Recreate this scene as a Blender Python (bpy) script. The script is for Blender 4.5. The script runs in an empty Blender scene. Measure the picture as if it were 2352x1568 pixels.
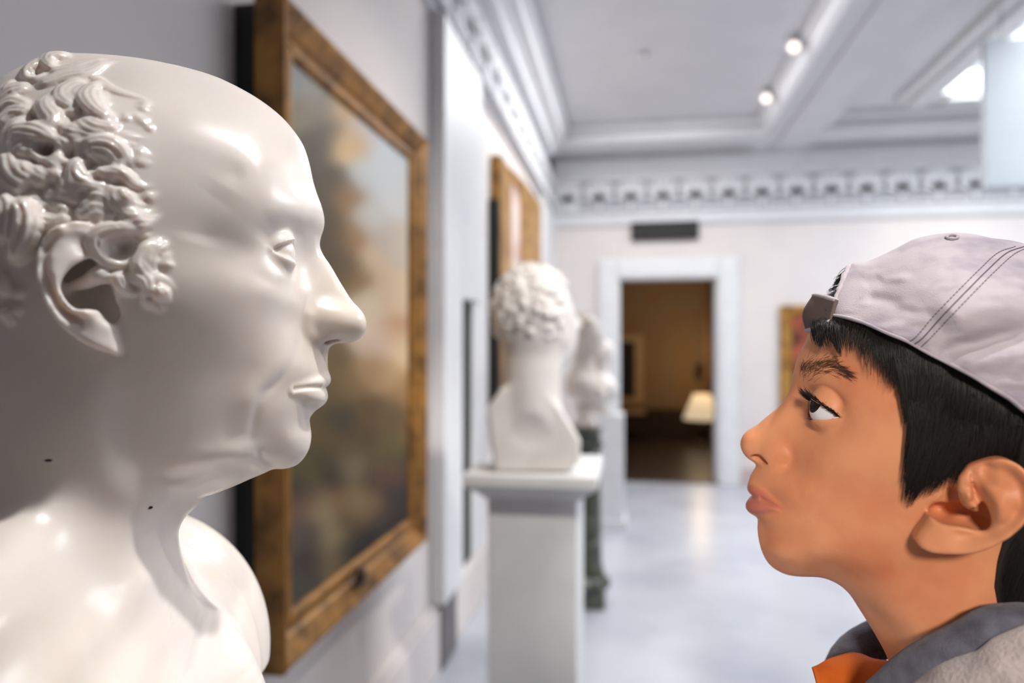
import bpy, math, random, os
import numpy as np
from mathutils import Vector, Matrix

random.seed(7)
RNG = np.random.default_rng(11)
scene = bpy.context.scene
COL = scene.collection

# ------------------------------------------------------------------ camera model
FPX, PCX, HZ = 1600.0, 1176.0, 800.0
YAW = math.atan(272.0 / FPX)
CAM = np.array([0.0, 0.0, 1.40])
RIGHT = np.array([math.cos(YAW), math.sin(YAW), 0.0])
FWD = np.array([-math.sin(YAW), math.cos(YAW), 0.0])
UP = np.array([0.0, 0.0, 1.0])


def ray(px, py):
    px = np.asarray(px, float)[..., None]
    py = np.asarray(py, float)[..., None]
    return RIGHT * ((px - PCX) / FPX) + UP * ((HZ - py) / FPX) + FWD


def at_depth(px, py, z):
    return CAM + ray(px, py) * z


def at_x(px, py, X):
    r = ray(px, py)
    return CAM + r * (X / r[..., 0:1])


def at_y(px, py, Y):
    r = ray(px, py)
    return CAM + r * (Y / r[..., 1:2])


# ------------------------------------------------------------------ object helpers
def tag(o, label=None, cat=None, group=None, kind=None):
    if label: o['label'] = label
    if cat: o['category'] = cat
    if group: o['group'] = group
    if kind: o['kind'] = kind
    return o


def empty(name, loc, label=None, cat=None, group=None):
    o = bpy.data.objects.new(name, None)
    o.location = loc
    o.empty_display_size = 0.1
    COL.objects.link(o)
    return tag(o, label, cat, group)


def link_mesh(name, verts, faces, mats, parent=None, smooth=True, origin=None, mat_idx=None):
    """verts are world coordinates; the object is placed at origin (or the parent's place)."""
    if not isinstance(mats, (list, tuple)): mats = [mats]
    verts = np.asarray(verts, float).reshape(-1, 3)
    base = np.zeros(3)
    if origin is not None: base = np.asarray(origin, float)
    me = bpy.data.meshes.new(name)
    pbase = np.zeros(3)
    p = parent
    while p is not None:
        pbase = pbase + np.array(p.location); p = p.parent
    v = verts - base - pbase
    if isinstance(faces, np.ndarray):
        n, k = faces.shape
        me.vertices.add(len(v)); me.vertices.foreach_set('co', v.ravel())
        me.loops.add(n * k); me.loops.foreach_set('vertex_index', faces.ravel().astype(np.int32))
        me.polygons.add(n)
        me.polygons.foreach_set('loop_start', np.arange(0, n * k, k, dtype=np.int32))
        me.polygons.foreach_set('loop_total', np.full(n, k, dtype=np.int32))
        me.update(calc_edges=True)
        me.validate()
    else:
        me.from_pydata([tuple(x) for x in v], [], [tuple(f) for f in faces])
        me.update()
    for m in mats: me.materials.append(m)
    if mat_idx is not None:
        me.polygons.foreach_set('material_index', np.asarray(mat_idx, np.int32))
    if smooth:
        me.polygons.foreach_set('use_smooth', np.ones(len(me.polygons), bool))
    o = bpy.data.objects.new(name, me)
    o.location = base
    COL.objects.link(o)
    if parent is not None: o.parent = parent
    return o


class MB:
    """collects simple solids into one mesh (world coordinates)"""
    def __init__(s): s.v, s.f = [], []

    def add(s, v, f):
        n = len(s.v)
        s.v += [tuple(map(float, x)) for x in v]
        s.f += [tuple(i + n for i in q) for q in f]
        return s

    def box(s, x0, x1, y0, y1, z0, z1):
        return s.add([(x0, y0, z0), (x1, y0, z0), (x1, y1, z0), (x0, y1, z0), (x0, y0, z1), (x1, y0, z1), (x1, y1, z1), (x0, y1, z1)],
                     [(0, 3, 2, 1), (4, 5, 6, 7), (0, 1, 5, 4), (1, 2, 6, 5), (2, 3, 7, 6), (3, 0, 4, 7)])

    def obox(s, c, ax, ay, az, hx, hy, hz):
        c, ax, ay, az = map(np.array, (c, ax, ay, az))
        p = []
        for k in (-1, 1):
            for (i, j) in ((-1, -1), (1, -1), (1, 1), (-1, 1)):
                p.append(c + ax * hx * i + ay * hy * j + az * hz * k)
        return s.add(p, [(0, 3, 2, 1), (4, 5, 6, 7), (0, 1, 5, 4), (1, 2, 6, 5), (2, 3, 7, 6), (3, 0, 4, 7)])

    def lathe(s, c, prof, n=32, ang0=0.0, sx=1.0, sy=1.0):
        cx, cy, cz = c
        v, f = [], []
        for (r, z) in prof:
            for i in range(n):
                a = ang0 + 2 * math.pi * i / n
                v.append((cx + r * sx * math.cos(a), cy + r * sy * math.sin(a), cz + z))
        m = len(prof)
        for j in range(m - 1):
            for i in range(n):
                f.append((j * n + i, j * n + (i + 1) % n, (j + 1) * n + (i + 1) % n, (j + 1) * n + i))
        f.append(tuple(reversed(range(n))))
        f.append(tuple((m - 1) * n + i for i in range(n)))
        return s.add(v, f)

    def prism(s, prof, to3, t0, t1):
        """closed 2-D profile swept between t0 and t1; to3(a,b,t) -> point"""
        n = len(prof)
        v = [to3(a, b, t0) for a, b in prof] + [to3(a, b, t1) for a, b in prof]
        f = [(i, (i + 1) % n, n + (i + 1) % n, n + i) for i in range(n)]
        f += [tuple(reversed(range(n))), tuple(range(n, 2 * n))]
        return s.add(v, f)

    def tube(s, pts, rad, n=8, caps=True):
        pts = [np.array(p, float) for p in pts]
        m = len(pts)
        rad = [rad] * m if np.isscalar(rad) else rad
        v, f = [], []
        up = np.array([0.13, 0.21, 0.97])
        for i, p in enumerate(pts):
            t = pts[min(i + 1, m - 1)] - pts[max(i - 1, 0)]
            t = t / (np.linalg.norm(t) + 1e-12)
            a = np.cross(t, up); a = a / (np.linalg.norm(a) + 1e-9); b = np.cross(t, a)
            up = np.cross(a, t)
            for k in range(n):
                th = 2 * math.pi * k / n
                v.append(p + (a * math.cos(th) + b * math.sin(th)) * rad[i])
        for j in range(m - 1):
            for k in range(n):
                f.append((j * n + k, j * n + (k + 1) % n, (j + 1) * n + (k + 1) % n, (j + 1) * n + k))
        if caps:
            f.append(tuple(reversed(range(n)))); f.append(tuple((m - 1) * n + k for k in range(n)))
        return s.add(v, f)

    def build(s, name, mat, parent=None, smooth=False, origin=None, bevel=0.0, segs=2):
        o = link_mesh(name, s.v, s.f, mat, parent, smooth, origin)
        if bevel > 0:
            b = o.modifiers.new('bevel', 'BEVEL'); b.width = bevel; b.segments = segs
            b.limit_method = 'ANGLE'; b.angle_limit = 0.6
        return o


# ------------------------------------------------------------------ materials
def s2l(c):
    c = c / 255.0
    return c / 12.92 if c <= 0.04045 else ((c + 0.055) / 1.055) ** 2.4


def rgb(r, g, b): return (s2l(r), s2l(g), s2l(b), 1.0)


def mat(name, color, rough=0.5, spec=0.5, metal=0.0, noise=None, bump=None, sss=None, coat=0.0, sheen=0.0, emit=None):
    m = bpy.data.materials.new(name); m.use_nodes = True
    nt = m.node_tree; N = nt.nodes; L = nt.links
    b = N['Principled BSDF']
    b.inputs['Base Color'].default_value = color
    b.inputs['Roughness'].default_value = rough
    b.inputs['Specular IOR Level'].default_value = spec
    b.inputs['Metallic'].default_value = metal
    if coat: b.inputs['Coat Weight'].default_value = coat; b.inputs['Coat Roughness'].default_value = 0.12
    if sheen: b.inputs['Sheen Weight'].default_value = sheen
    if sss:
        b.inputs['Subsurface Weight'].default_value = sss[0]
        b.inputs['Subsurface Radius'].default_value = sss[1]
        b.inputs['Subsurface Scale'].default_value = sss[2]
    if emit:
        b.inputs['Emission Color'].default_value = emit[0]; b.inputs['Emission Strength'].default_value = emit[1]
    if noise or bump:
        tc = N.new('ShaderNodeTexCoord')
    if noise:                                # (scale, detail, color2, lo, hi)
        nz = N.new('ShaderNodeTexNoise'); nz.inputs['Scale'].default_value = noise[0]; nz.inputs['Detail'].default_value = noise[1]
        if len(noise) > 5:
            mp = N.new('ShaderNodeMapping'); mp.inputs['Scale'].default_value = noise[5]
            L.new(tc.outputs['Object'], mp.inputs['Vector']); L.new(mp.outputs['Vector'], nz.inputs['Vector'])
        else:
            L.new(tc.outputs['Object'], nz.inputs['Vector'])
        r = N.new('ShaderNodeMapRange'); r.inputs['From Min'].default_value = noise[3]; r.inputs['From Max'].default_value = noise[4]
        L.new(nz.outputs['Fac'], r.inputs['Value'])
        mx = N.new('ShaderNodeMix'); mx.data_type = 'RGBA'
        mx.inputs['A'].default_value = color; mx.inputs['B'].default_value = noise[2]
        L.new(r.outputs['Result'], mx.inputs['Factor']); L.new(mx.outputs['Result'], b.inputs['Base Color'])
    if bump:                                 # (scale, detail, strength, distance)
        nz2 = N.new('ShaderNodeTexNoise'); nz2.inputs['Scale'].default_value = bump[0]; nz2.inputs['Detail'].default_value = bump[1]
        L.new(tc.outputs['Object'], nz2.inputs['Vector'])
        bp = N.new('ShaderNodeBump'); bp.inputs['Strength'].default_value = bump[2]; bp.inputs['Distance'].default_value = bump[3]
        L.new(nz2.outputs['Fac'], bp.inputs['Height']); L.new(bp.outputs['Normal'], b.inputs['Normal'])
    return m


# ------------------------------------------------------------------ sculpting toolkit
def catmull(P, sub=6, closed=False):
    P = np.asarray(P, float)
    n = len(P)
    if n < 3 and not closed:
        t = np.linspace(0, 1, sub + 1)[:, None]
        return P[0] * (1 - t) + P[-1] * t
    out = []
    for i in range(n if closed else n - 1):
        if closed:
            a, b, c, d = P[(i - 1) % n], P[i], P[(i + 1) % n], P[(i + 2) % n]
        else:
            b, c = P[i], P[i + 1]
            a = P[i - 1] if i > 0 else 2 * b - c
            d = P[i + 2] if i + 2 < n else 2 * c - b
        for k in range(sub):
            t = k / sub
            out.append(0.5 * (2 * b + (c - a) * t + (2 * a - 5 * b + 4 * c - d) * t * t + (3 * b - a - 3 * c + d) * t ** 3))
    if not closed: out.append(P[-1])
    return np.array(out)


def seg_dist2(Q, A, B):
    """Q (n,2) to one segment; returns dist, t, cross sign"""
    d = B - A
    L2 = d @ d + 1e-12
    t = np.clip(((Q - A) @ d) / L2, 0, 1)
    r = Q - A - t[:, None] * d
    return np.hypot(r[:, 0], r[:, 1]), t, d[0] * (Q[:, 1] - A[1]) - d[1] * (Q[:, 0] - A[0])


def poly_dist(Q, pts):
    """distance, signed side and arclength fraction of Q to an open polyline"""
    best = np.full(len(Q), 1e9); side = np.zeros(len(Q)); fr = np.zeros(len(Q))
    n = len(pts) - 1
    for i in range(n):
        d, t, c = seg_dist2(Q, pts[i], pts[i + 1])
        m = d < best
        best[m] = d[m]; side[m] = np.sign(c[m]); fr[m] = (i + t[m]) / n
    return best, side, fr


def poly_sdf(Q, pts):
    """signed distance (positive inside) to a closed polygon"""
    best = np.full(len(Q), 1e9); inside = np.zeros(len(Q), bool)
    n = len(pts)
    for i in range(n):
        A, B = pts[i], pts[(i + 1) % n]
        d, t, c = seg_dist2(Q, A, B)
        best = np.minimum(best, d)
        cond = (A[1] > Q[:, 1]) != (B[1] > Q[:, 1])
        xi = (B[0] - A[0]) * (Q[:, 1] - A[1]) / (B[1] - A[1] + 1e-12) + A[0]
        inside ^= cond & (Q[:, 0] < xi)
    return np.where(inside, best, -best)


def blur2(a, n=1):
    for _ in range(n):
        p = np.pad(a, 1, mode='edge')
        a = (p[:-2, 1:-1] + 2 * p[1:-1, 1:-1] + p[2:, 1:-1]) / 4
        p = np.pad(a, 1, mode='edge')
        a = (p[1:-1, :-2] + 2 * p[1:-1, 1:-1] + p[1:-1, 2:]) / 4
    return a


class Frame:
    """local sculpting frame in millimetres: u = facing direction, v = up, w = towards the near side"""
    def __init__(s, O, U, W):
        s.O, s.U, s.W, s.V = map(np.asarray, (O, U, W, UP))

    def loc(s, px, py, w):
        px, py, w = np.broadcast_arrays(np.asarray(px, float), np.asarray(py, float), np.asarray(w, float))
        r = ray(px, py)
        t = (w * 0.001 - (CAM - s.O) @ s.W) / (r @ s.W)
        P = CAM + r * t[..., None] - s.O
        return np.stack([P @ s.U, P @ s.W, P @ s.V], -1) * 1000.0

    def world(s, L):
        L = np.asarray(L) * 0.001
        return s.O + L[..., 0:1] * s.U + L[..., 1:2] * s.W + L[..., 2:3] * s.V


class Relief:
    """half-width map w(u,v) over a closed profile outline, symmetric about w = 0"""
    def __init__(s, fr, outline_px, ctrl, step=1.0, L=18.0, sub=5, pad=14, smooth=1e-3):
        s.fr, s.h = fr, step
        op = np.asarray(outline_px, float)
        oc = catmull(op, sub, closed=True)
        O = fr.loc(oc[:, 0], oc[:, 1], 0.0)[:, [0, 2]]
        s.outline = O
        s.u0, s.v0 = O.min(0) - pad
        u1, v1 = O.max(0) + pad
        s.nu = int((u1 - s.u0) / step) + 1; s.nv = int((v1 - s.v0) / step) + 1
        gu = s.u0 + np.arange(s.nu) * step; gv = s.v0 + np.arange(s.nv) * step
        s.Q = np.stack(np.meshgrid(gu, gv, indexing='ij'), -1).reshape(-1, 2)
        d = poly_sdf(s.Q, O).reshape(s.nu, s.nv)
        ins = d > 0
        phi = np.where(ins, np.minimum(d * L, L * L * .8), 0.0)
        a = 4 + step * step / (L * L)
        red = (np.add.outer(np.arange(s.nu), np.arange(s.nv)) % 2) == 0
        for it in range(260):
            for msk in (red, ~red):
                nb = np.zeros_like(phi)
                nb[1:-1, 1:-1] = phi[:-2, 1:-1] + phi[2:, 1:-1] + phi[1:-1, :-2] + phi[1:-1, 2:]
                new = (nb + step * step) / a
                mm = msk & ins
                phi[mm] += 1.7 * (new[mm] - phi[mm]) if it < 200 else (new[mm] - phi[mm])
        good = d > 3.0
        r = np.where(good, phi / np.maximum(d, 1e-6), 0.0); wgt = good.astype(float)
        for n in (2, 4, 8, 16, 40):
            rb, wb = blur2(r * wgt, n), blur2(wgt, n)
            fill = (wgt == 0) & (wb > 1e-3)
            r[fill] = rb[fill] / wb[fill]; wgt[fill] = 1.0
        r[wgt == 0] = L * .9
        s.phi = d * r
        s.d = d
        # control points -> log ratio, thin-plate interpolation
        c = np.asarray(ctrl, float)
        P = fr.loc(c[:, 0], c[:, 1], c[:, 2])
        ph = s.samp(s.phi, P[:, 0], P[:, 2])
        ok = ph > 2.0
        if (~ok).any(): print('relief: control points outside the outline', c[~ok].tolist())
        P, ph, w = P[ok], ph[ok], c[ok, 2]
        y = np.log(w * w / ph)
        X = P[:, [0, 2]] / 100.0
        n = len(X)
        K = s.tps(np.linalg.norm(X[:, None] - X[None], axis=-1)) + smooth * np.eye(n)
        T = np.c_[np.ones(n), X]
        A = np.block([[K, T], [T.T, np.zeros((3, 3))]])
        sol = np.linalg.solve(A, np.r_[y, np.zeros(3)])
        G = s.Q / 100.0
        out = np.zeros(len(G))
        for k in range(0, len(G), 20000):
            g = G[k:k + 20000]
            out[k:k + 20000] = s.tps(np.linalg.norm(g[:, None] - X[None], axis=-1)) @ sol[:n] + sol[n] + g @ sol[n + 1:]
        lo, hi = y.min() - .3, y.max() + .3
        s.hmap = np.clip(out, lo, hi).reshape(s.nu, s.nv)
        s.W2 = s.phi * np.exp(s.hmap)
        s.disp = np.zeros_like(s.W2)

    @staticmethod
    def tps(r):
        return np.where(r > 1e-9, r * r * np.log(np.maximum(r, 1e-9)), 0.0)

    def samp(s, a, u, v, cubic=False):
        x = (u - s.u0) / s.h; y = (v - s.v0) / s.h
        if not cubic:
            x = np.clip(x, 0, s.nu - 1.001); y = np.clip(y, 0, s.nv - 1.001)
            i = x.astype(int); j = y.astype(int); fx = x - i; fy = y - j
            return (a[i, j] * (1 - fx) * (1 - fy) + a[i + 1, j] * fx * (1 - fy) + a[i, j + 1] * (1 - fx) * fy + a[i + 1, j + 1] * fx * fy)
        x = np.clip(x, 1, s.nu - 2.001); y = np.clip(y, 1, s.nv - 2.001)
        i = x.astype(int); j = y.astype(int); fx = x - i; fy = y - j

        def wt(t):                           # cubic B-spline: smooth
            return ((1 - t) ** 3 / 6, (3 * t ** 3 - 6 * t * t + 4) / 6, (-3 * t ** 3 + 3 * t * t + 3 * t + 1) / 6, t ** 3 / 6)
        wx, wy = wt(fx), wt(fy)
        out = 0
        for p in range(4):
            for q in range(4):
                out = out + wx[p] * wy[q] * a[np.clip(i + p - 1, 0, s.nu - 1), np.clip(j + q - 1, 0, s.nv - 1)]
        return out

    def stroke(s, px_pts, w, amp, width, kind='ridge', taper=True, sub=5):
        """w = rough lateral depth at which the pixels are read; displacement in mm along w"""
        p = np.asarray(px_pts, float)
        L = s.fr.loc(p[:, 0], p[:, 1], np.asarray(w, float))[:, [0, 2]]
        c = catmull(L, sub)
        d, side, fr_ = poly_dist(s.Q, c)
        e = np.exp(-(d / width) ** 2)
        if taper:
            e = e * np.clip(np.minimum(fr_, 1 - fr_) * 5 + .05, 0, 1)
        if kind == 'step': e = e * np.tanh(side * d / (width * .35))
        s.disp += (amp * e).reshape(s.nu, s.nv)

    def blob(s, px, py, w, amp, ru, rv):
        c = s.fr.loc(px, py, w)
        e = np.exp(-((s.Q[:, 0] - c[0]) / ru) ** 2 - ((s.Q[:, 1] - c[2]) / rv) ** 2)
        s.disp += (amp * e).reshape(s.nu, s.nv)

    def finish(s):
        ws = np.sqrt(np.maximum(s.W2, 0))
        f = np.clip(ws / 10.0, 0, 1)
        s.W2f = np.where(s.W2 > 0, np.maximum(ws + s.disp * f, .3 * ws) ** 2, s.W2)
        s.gu, s.gv = np.gradient(s.W2f, s.h)

    def dist(s, P, cubic=False):
        W2 = s.samp(s.W2f, P[:, 0], P[:, 2], cubic)
        g = s.samp(s.gu, P[:, 0], P[:, 2]), s.samp(s.gv, P[:, 0], P[:, 2])
        G = P[:, 1] ** 2 - W2
        # out of the map: plain distance to the box
        ex = np.maximum(np.maximum(s.u0 - P[:, 0], P[:, 0] - (s.u0 + (s.nu - 1) * s.h)), 0)
        ez = np.maximum(np.maximum(s.v0 - P[:, 2], P[:, 2] - (s.v0 + (s.nv - 1) * s.h)), 0)
        den = np.sqrt(g[0] ** 2 + g[1] ** 2 + 4 * P[:, 1] ** 2) + 1.0
        q = np.clip(G / den, -60, 60)
        do = -s.samp(s.d, P[:, 0], P[:, 2])
        t = np.clip((do - 4) / 8, 0, 1); t = t * t * (3 - 2 * t)
        q = q * (1 - t) + np.sqrt(np.maximum(do, 0) ** 2 + P[:, 1] ** 2) * .8 * t
        return q + np.hypot(ex, ez)


class Tube:
    def __init__(s, pts, rad, sub=4, flat=None):
        pts = np.asarray(pts, float); rad = np.broadcast_to(np.asarray(rad, float), (len(pts),))
        c = catmull(np.c_[pts, rad], sub) if len(pts) > 1 else np.c_[pts, rad]
        s.p, s.r = c[:, :3], np.maximum(c[:, 3], .05)
        m = s.r.max()
        s.lo, s.hi = s.p.min(0) - m, s.p.max(0) + m

    def dist(s, P, cubic=False):
        if len(s.p) == 1: return np.linalg.norm(P - s.p[0], axis=1) - s.r[0]
        best = np.full(len(P), 1e9)
        for i in range(len(s.p) - 1):
            A, B = s.p[i], s.p[i + 1]
            d = B - A
            t = np.clip(((P - A) @ d) / (d @ d + 1e-9), 0, 1)
            r = P - A - t[:, None] * d
            best = np.minimum(best, np.sqrt((r * r).sum(1)) - (s.r[i] * (1 - t) + s.r[i + 1] * t))
        return best


class Ell:
    def __init__(s, c, r, R=None):
        s.c = np.asarray(c, float); s.rr = np.broadcast_to(np.asarray(r, float), (3,)).copy()
        s.R = np.eye(3) if R is None else np.asarray(R, float)     # rows = local axes
        m = np.sqrt(((s.R * s.rr[:, None]) ** 2).sum(0))
        s.lo, s.hi = s.c - m, s.c + m

    def dist(s, P, cubic=False):
        q = (P - s.c) @ s.R.T
        k0 = np.sqrt(((q / s.rr) ** 2).sum(1)) + 1e-9
        k1 = np.sqrt(((q / s.rr ** 2) ** 2).sum(1)) + 1e-9
        return k0 * (k0 - 1) / k1


class Cut:
    """a shape kept only on the side n.(p-a) > 0"""
    def __init__(s, shape, a, n, k=.6):
        s.sh, s.a = shape, np.asarray(a, float)
        s.n = np.asarray(n, float) / np.linalg.norm(n); s.k = k
        s.lo, s.hi = shape.lo, shape.hi

    def dist(s, P, cubic=False):
        return smax(s.sh.dist(P, cubic), -((P - s.a) @ s.n), s.k)


def smin(a, b, k):
    h = np.maximum(k - np.abs(a - b), 0) / k
    return np.minimum(a, b) - h * h * k * .25


def smax(a, b, k): return -smin(-a, -b, k)


class Field:
    def __init__(s, base, sym=True):
        s.base, s.ops, s.symbase = base, [], sym

    def add(s, shape, k=2.0, mode='add', sym=True): s.ops.append((shape, k, mode, sym)); return shape

    def eval(s, P, cubic=False):
        Ps = P.copy(); Ps[:, 1] = np.abs(Ps[:, 1])
        d = s.base.dist(Ps, cubic) if s.base is not None else np.full(len(P), 60.0)
        bl, bh = P.min(0), P.max(0); sl, sh_ = Ps.min(0), Ps.max(0)
        for shape, k, mode, sym in s.ops:
            lo, hi = shape.lo - k - 4, shape.hi + k + 4
            X, xl, xh = (Ps, sl, sh_) if sym else (P, bl, bh)
            if (lo > xh).any() or (hi < xl).any(): continue
            m = np.nonzero((X >= lo).all(1) & (X <= hi).all(1))[0]
            if not len(m): continue
            q = shape.dist(X[m], cubic)
            d[m] = smin(d[m], q, k) if mode == 'add' else smax(d[m], -q, k)
        return d

    def bounds_hit(s, lo0, hi0):
        for shape, k, mode, sym in s.ops:
            lo, hi = shape.lo - k - 4, shape.hi + k + 4
            l, h = lo0.copy(), hi0.copy()
            if sym:
                a, b = abs(l[1]), abs(h[1])
                l[1], h[1] = (0 if l[1] * h[1] < 0 else min(a, b)), max(a, b)
            if not ((lo > h).any() or (hi < l).any()): return True
        return False

    def mesh(s, lo, hi, step, refine=1, B=32):
        lo, hi = np.asarray(lo, float), np.asarray(hi, float)
        n = np.ceil((hi - lo) / step).astype(int) + 1
        F = np.full(n, 30.0, np.float32)
        ax = [lo[i] + np.arange(n[i]) * step for i in range(3)]
        for i in range(0, n[0], B):
            for j in range(0, n[1], B):
                for k in range(0, n[2], B):
                    a = [ax[0][i:i + B], ax[1][j:j + B], ax[2][k:k + B]]
                    l = np.array([q[0] for q in a]); h = np.array([q[-1] for q in a])
                    cpts = np.stack(np.meshgrid(*[np.linspace(l[q], h[q], 3) for q in range(3)], indexing='ij'), -1).reshape(-1, 3)
                    rad = np.linalg.norm(h - l) / 4 + 3
                    cd = s.eval(cpts)
                    if not s.bounds_hit(l, h) and np.abs(cd).min() > rad * 1.6 and (np.sign(cd) == np.sign(cd[0])).all():
                        F[i:i + B, j:j + B, k:k + B] = np.sign(cd[0]) * 30
                        continue
                    P = np.stack(np.meshgrid(*a, indexing='ij'), -1)
                    F[i:i + B, j:j + B, k:k + B] = s.eval(P.reshape(-1, 3)).reshape(P.shape[:3])
        V, Q = surface_nets(F, lo, step)
        V = s.project(V, step)
        for _ in range(refine):
            V, Q = subdivide(V, Q)
            V = s.project(V, step * .5)
        return V, Q

    def project(s, V, maxmove, it=3):
        e = .25
        for _ in range(it):
            out = np.empty_like(V)
            for k in range(0, len(V), 60000):
                p = V[k:k + 60000]
                # keep chunks compact so that the shape culling works
                d = s.eval(p, True)
                g = np.stack([s.eval(p + np.eye(3)[a] * e, True) - d for a in range(3)], -1) / e
                g2 = np.maximum((g * g).sum(1), .25)
                mv = -(d / g2)[:, None] * g
                ln = np.linalg.norm(mv, axis=1)[:, None] + 1e-9
                out[k:k + 60000] = p + mv * np.minimum(1, maxmove * .6 / ln)
            V = out
        return V

    def surf(s, fr, px, py, wmax=130.0, wmin=-20.0, n=151):
        """first surface point along the viewing rays through the given pixels"""
        px, py = np.atleast_1d(np.asarray(px, float)), np.atleast_1d(np.asarray(py, float))
        ws = np.linspace(wmax, wmin, n)
        P = fr.loc(px[:, None], py[:, None], ws[None])
        d = s.eval(P.reshape(-1, 3)).reshape(len(px), n)
        out = np.empty((len(px), 3))
        for i in range(len(px)):
            k = np.nonzero(d[i] < 0)[0]
            if len(k) == 0:
                k = np.argmin(d[i]); out[i] = P[i, k]; continue
            k = k[0]
            if k == 0: out[i] = P[i, 0]; continue
            t = d[i, k - 1] / (d[i, k - 1] - d[i, k] + 1e-9)
            out[i] = P[i, k - 1] * (1 - t) + P[i, k] * t
        return out


def surface_nets(F, lo, step):
    n = np.array(F.shape)
    S = F < 0
    c = [S[i:n[0] - 1 + i, j:n[1] - 1 + j, k:n[2] - 1 + k] for i in (0, 1) for j in (0, 1) for k in (0, 1)]
    cnt = sum(x.astype(np.int8) for x in c)
    act = (cnt > 0) & (cnt < 8)
    idx = np.full(act.shape, -1, np.int64)
    ii = np.argwhere(act)
    idx[act] = np.arange(len(ii))
    acc = np.zeros((len(ii), 3)); num = np.zeros(len(ii))
    corners = [(i, j, k) for i in (0, 1) for j in (0, 1) for k in (0, 1)]
    for a in corners:
        for ax_ in range(3):
            if a[ax_] == 1: continue
            b = list(a); b[ax_] = 1
            fa = F[ii[:, 0] + a[0], ii[:, 1] + a[1], ii[:, 2] + a[2]]
            fb = F[ii[:, 0] + b[0], ii[:, 1] + b[1], ii[:, 2] + b[2]]
            m = (fa < 0) != (fb < 0)
            t = fa[m] / (fa[m] - fb[m])
            p = np.tile(np.array(a, float), (m.sum(), 1)); p[:, ax_] += t
            acc[m] += p; num[m] += 1
    V = lo + (ii + acc / np.maximum(num, 1)[:, None]) * step
    faces = []
    for ax_ in range(3):
        o = [(0, 1, 2), (1, 2, 0), (2, 0, 1)][ax_]
        sl0 = [slice(1, -1)] * 3; sl0[ax_] = slice(0, -1)
        sl1 = [slice(1, -1)] * 3; sl1[ax_] = slice(1, None)
        A, Bm = S[tuple(sl0)], S[tuple(sl1)]
        e = np.argwhere(A != Bm)
        flip = A[A != Bm]
        off = np.array([1, 1, 1]); off[ax_] = 0
        e = e + off
        u, v = o[1], o[2]
        du = np.zeros(3, int); du[u] = 1
        dv = np.zeros(3, int); dv[v] = 1
        g = lambda q: idx[q[:, 0], q[:, 1], q[:, 2]]
        quad = np.stack([g(e - du - dv), g(e - dv), g(e), g(e - du)], -1)
        quad[~flip] = quad[~flip][:, ::-1]
        faces.append(quad)
    Q = np.concatenate(faces)
    return V, Q[(Q >= 0).all(1)]


def subdivide(V, Q):
    n = len(V)
    E = np.concatenate([np.sort(Q[:, [i, (i + 1) % 4]], 1) for i in range(4)])
    key = E[:, 0] * n + E[:, 1]
    uk, inv = np.unique(key, return_inverse=True)
    mids = (V[uk // n] + V[uk % n]) * .5
    ctr = V[Q].mean(1)
    m = len(Q)
    e = [n + inv[i * m:(i + 1) * m] for i in range(4)]
    c = n + len(uk) + np.arange(m)
    NQ = np.concatenate([np.stack([Q[:, i], e[i], c, e[i - 1]], -1) for i in range(4)])
    # order vertices spatially by face so that chunks stay compact
    return np.concatenate([V, mids, ctr]), NQ


def sculpt(name, fr, V, Q, mats, parent=None, flip=False, origin=None, **k):
    if flip: Q = Q[:, ::-1]
    return link_mesh(name, fr.world(V), np.ascontiguousarray(Q), mats, parent, True, origin, **k)
# ------------------------------------------------------------------ camera
cd = bpy.data.cameras.new('camera'); cam = bpy.data.objects.new('camera', cd); COL.objects.link(cam)
cam.location = CAM; cam.rotation_euler = (math.pi / 2, 0, YAW)
cd.sensor_width = 36.0; cd.lens = 36.0 * FPX / 2352.0
cd.shift_y = (HZ - 784.0) / 2352.0
cd.clip_start = 0.02
cd.dof.use_dof = True; cd.dof.focus_distance = 0.36; cd.dof.aperture_fstop = 4.2; cd.dof.aperture_blades = 0
scene.camera = cam
scene.view_settings.view_transform = 'Standard'; scene.view_settings.look = 'None'
scene.view_settings.gamma = 1.0; scene.view_settings.use_curve_mapping = False
scene.view_settings.exposure = 0.1
scene.cycles.use_denoising = True
scene.cycles.max_bounces = 7
scene.cycles.use_adaptive_sampling = True
scene.cycles.adaptive_threshold = 0.02
scene.cycles.caustics_reflective = False
scene.cycles.caustics_refractive = False
M = {}
M['marble'] = mat('bust_marble', (.82, .75, .695, 1), .26, .42, noise=(9, 4, (.72, .64, .56, 1), .50, .75), sss=(.55, (1.0, .70, .48), .0042))


def skin_mat():
    m = mat('boy_skin', rgb(206, 138, 98), .48, .35, noise=(30, 5, rgb(190, 114, 78), .42, .72), bump=(900, 3, .12, .0004), sss=(.08, (1.0, .5, .35), .0025))
    nt = m.node_tree; N = nt.nodes; L = nt.links; b = N['Principled BSDF']
    at = N.new('ShaderNodeVertexColor'); at.layer_name = 'tint'
    sp = N.new('ShaderNodeSeparateColor'); L.new(at.outputs['Color'], sp.inputs['Color'])
    src = b.inputs['Base Color'].links[0].from_socket
    mx = N.new('ShaderNodeMix'); mx.data_type = 'RGBA'
    L.new(sp.outputs['Red'], mx.inputs['Factor']); L.new(src, mx.inputs['A']); mx.inputs['B'].default_value = rgb(182, 102, 84)
    L.new(mx.outputs['Result'], b.inputs['Base Color'])
    return m


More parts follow.
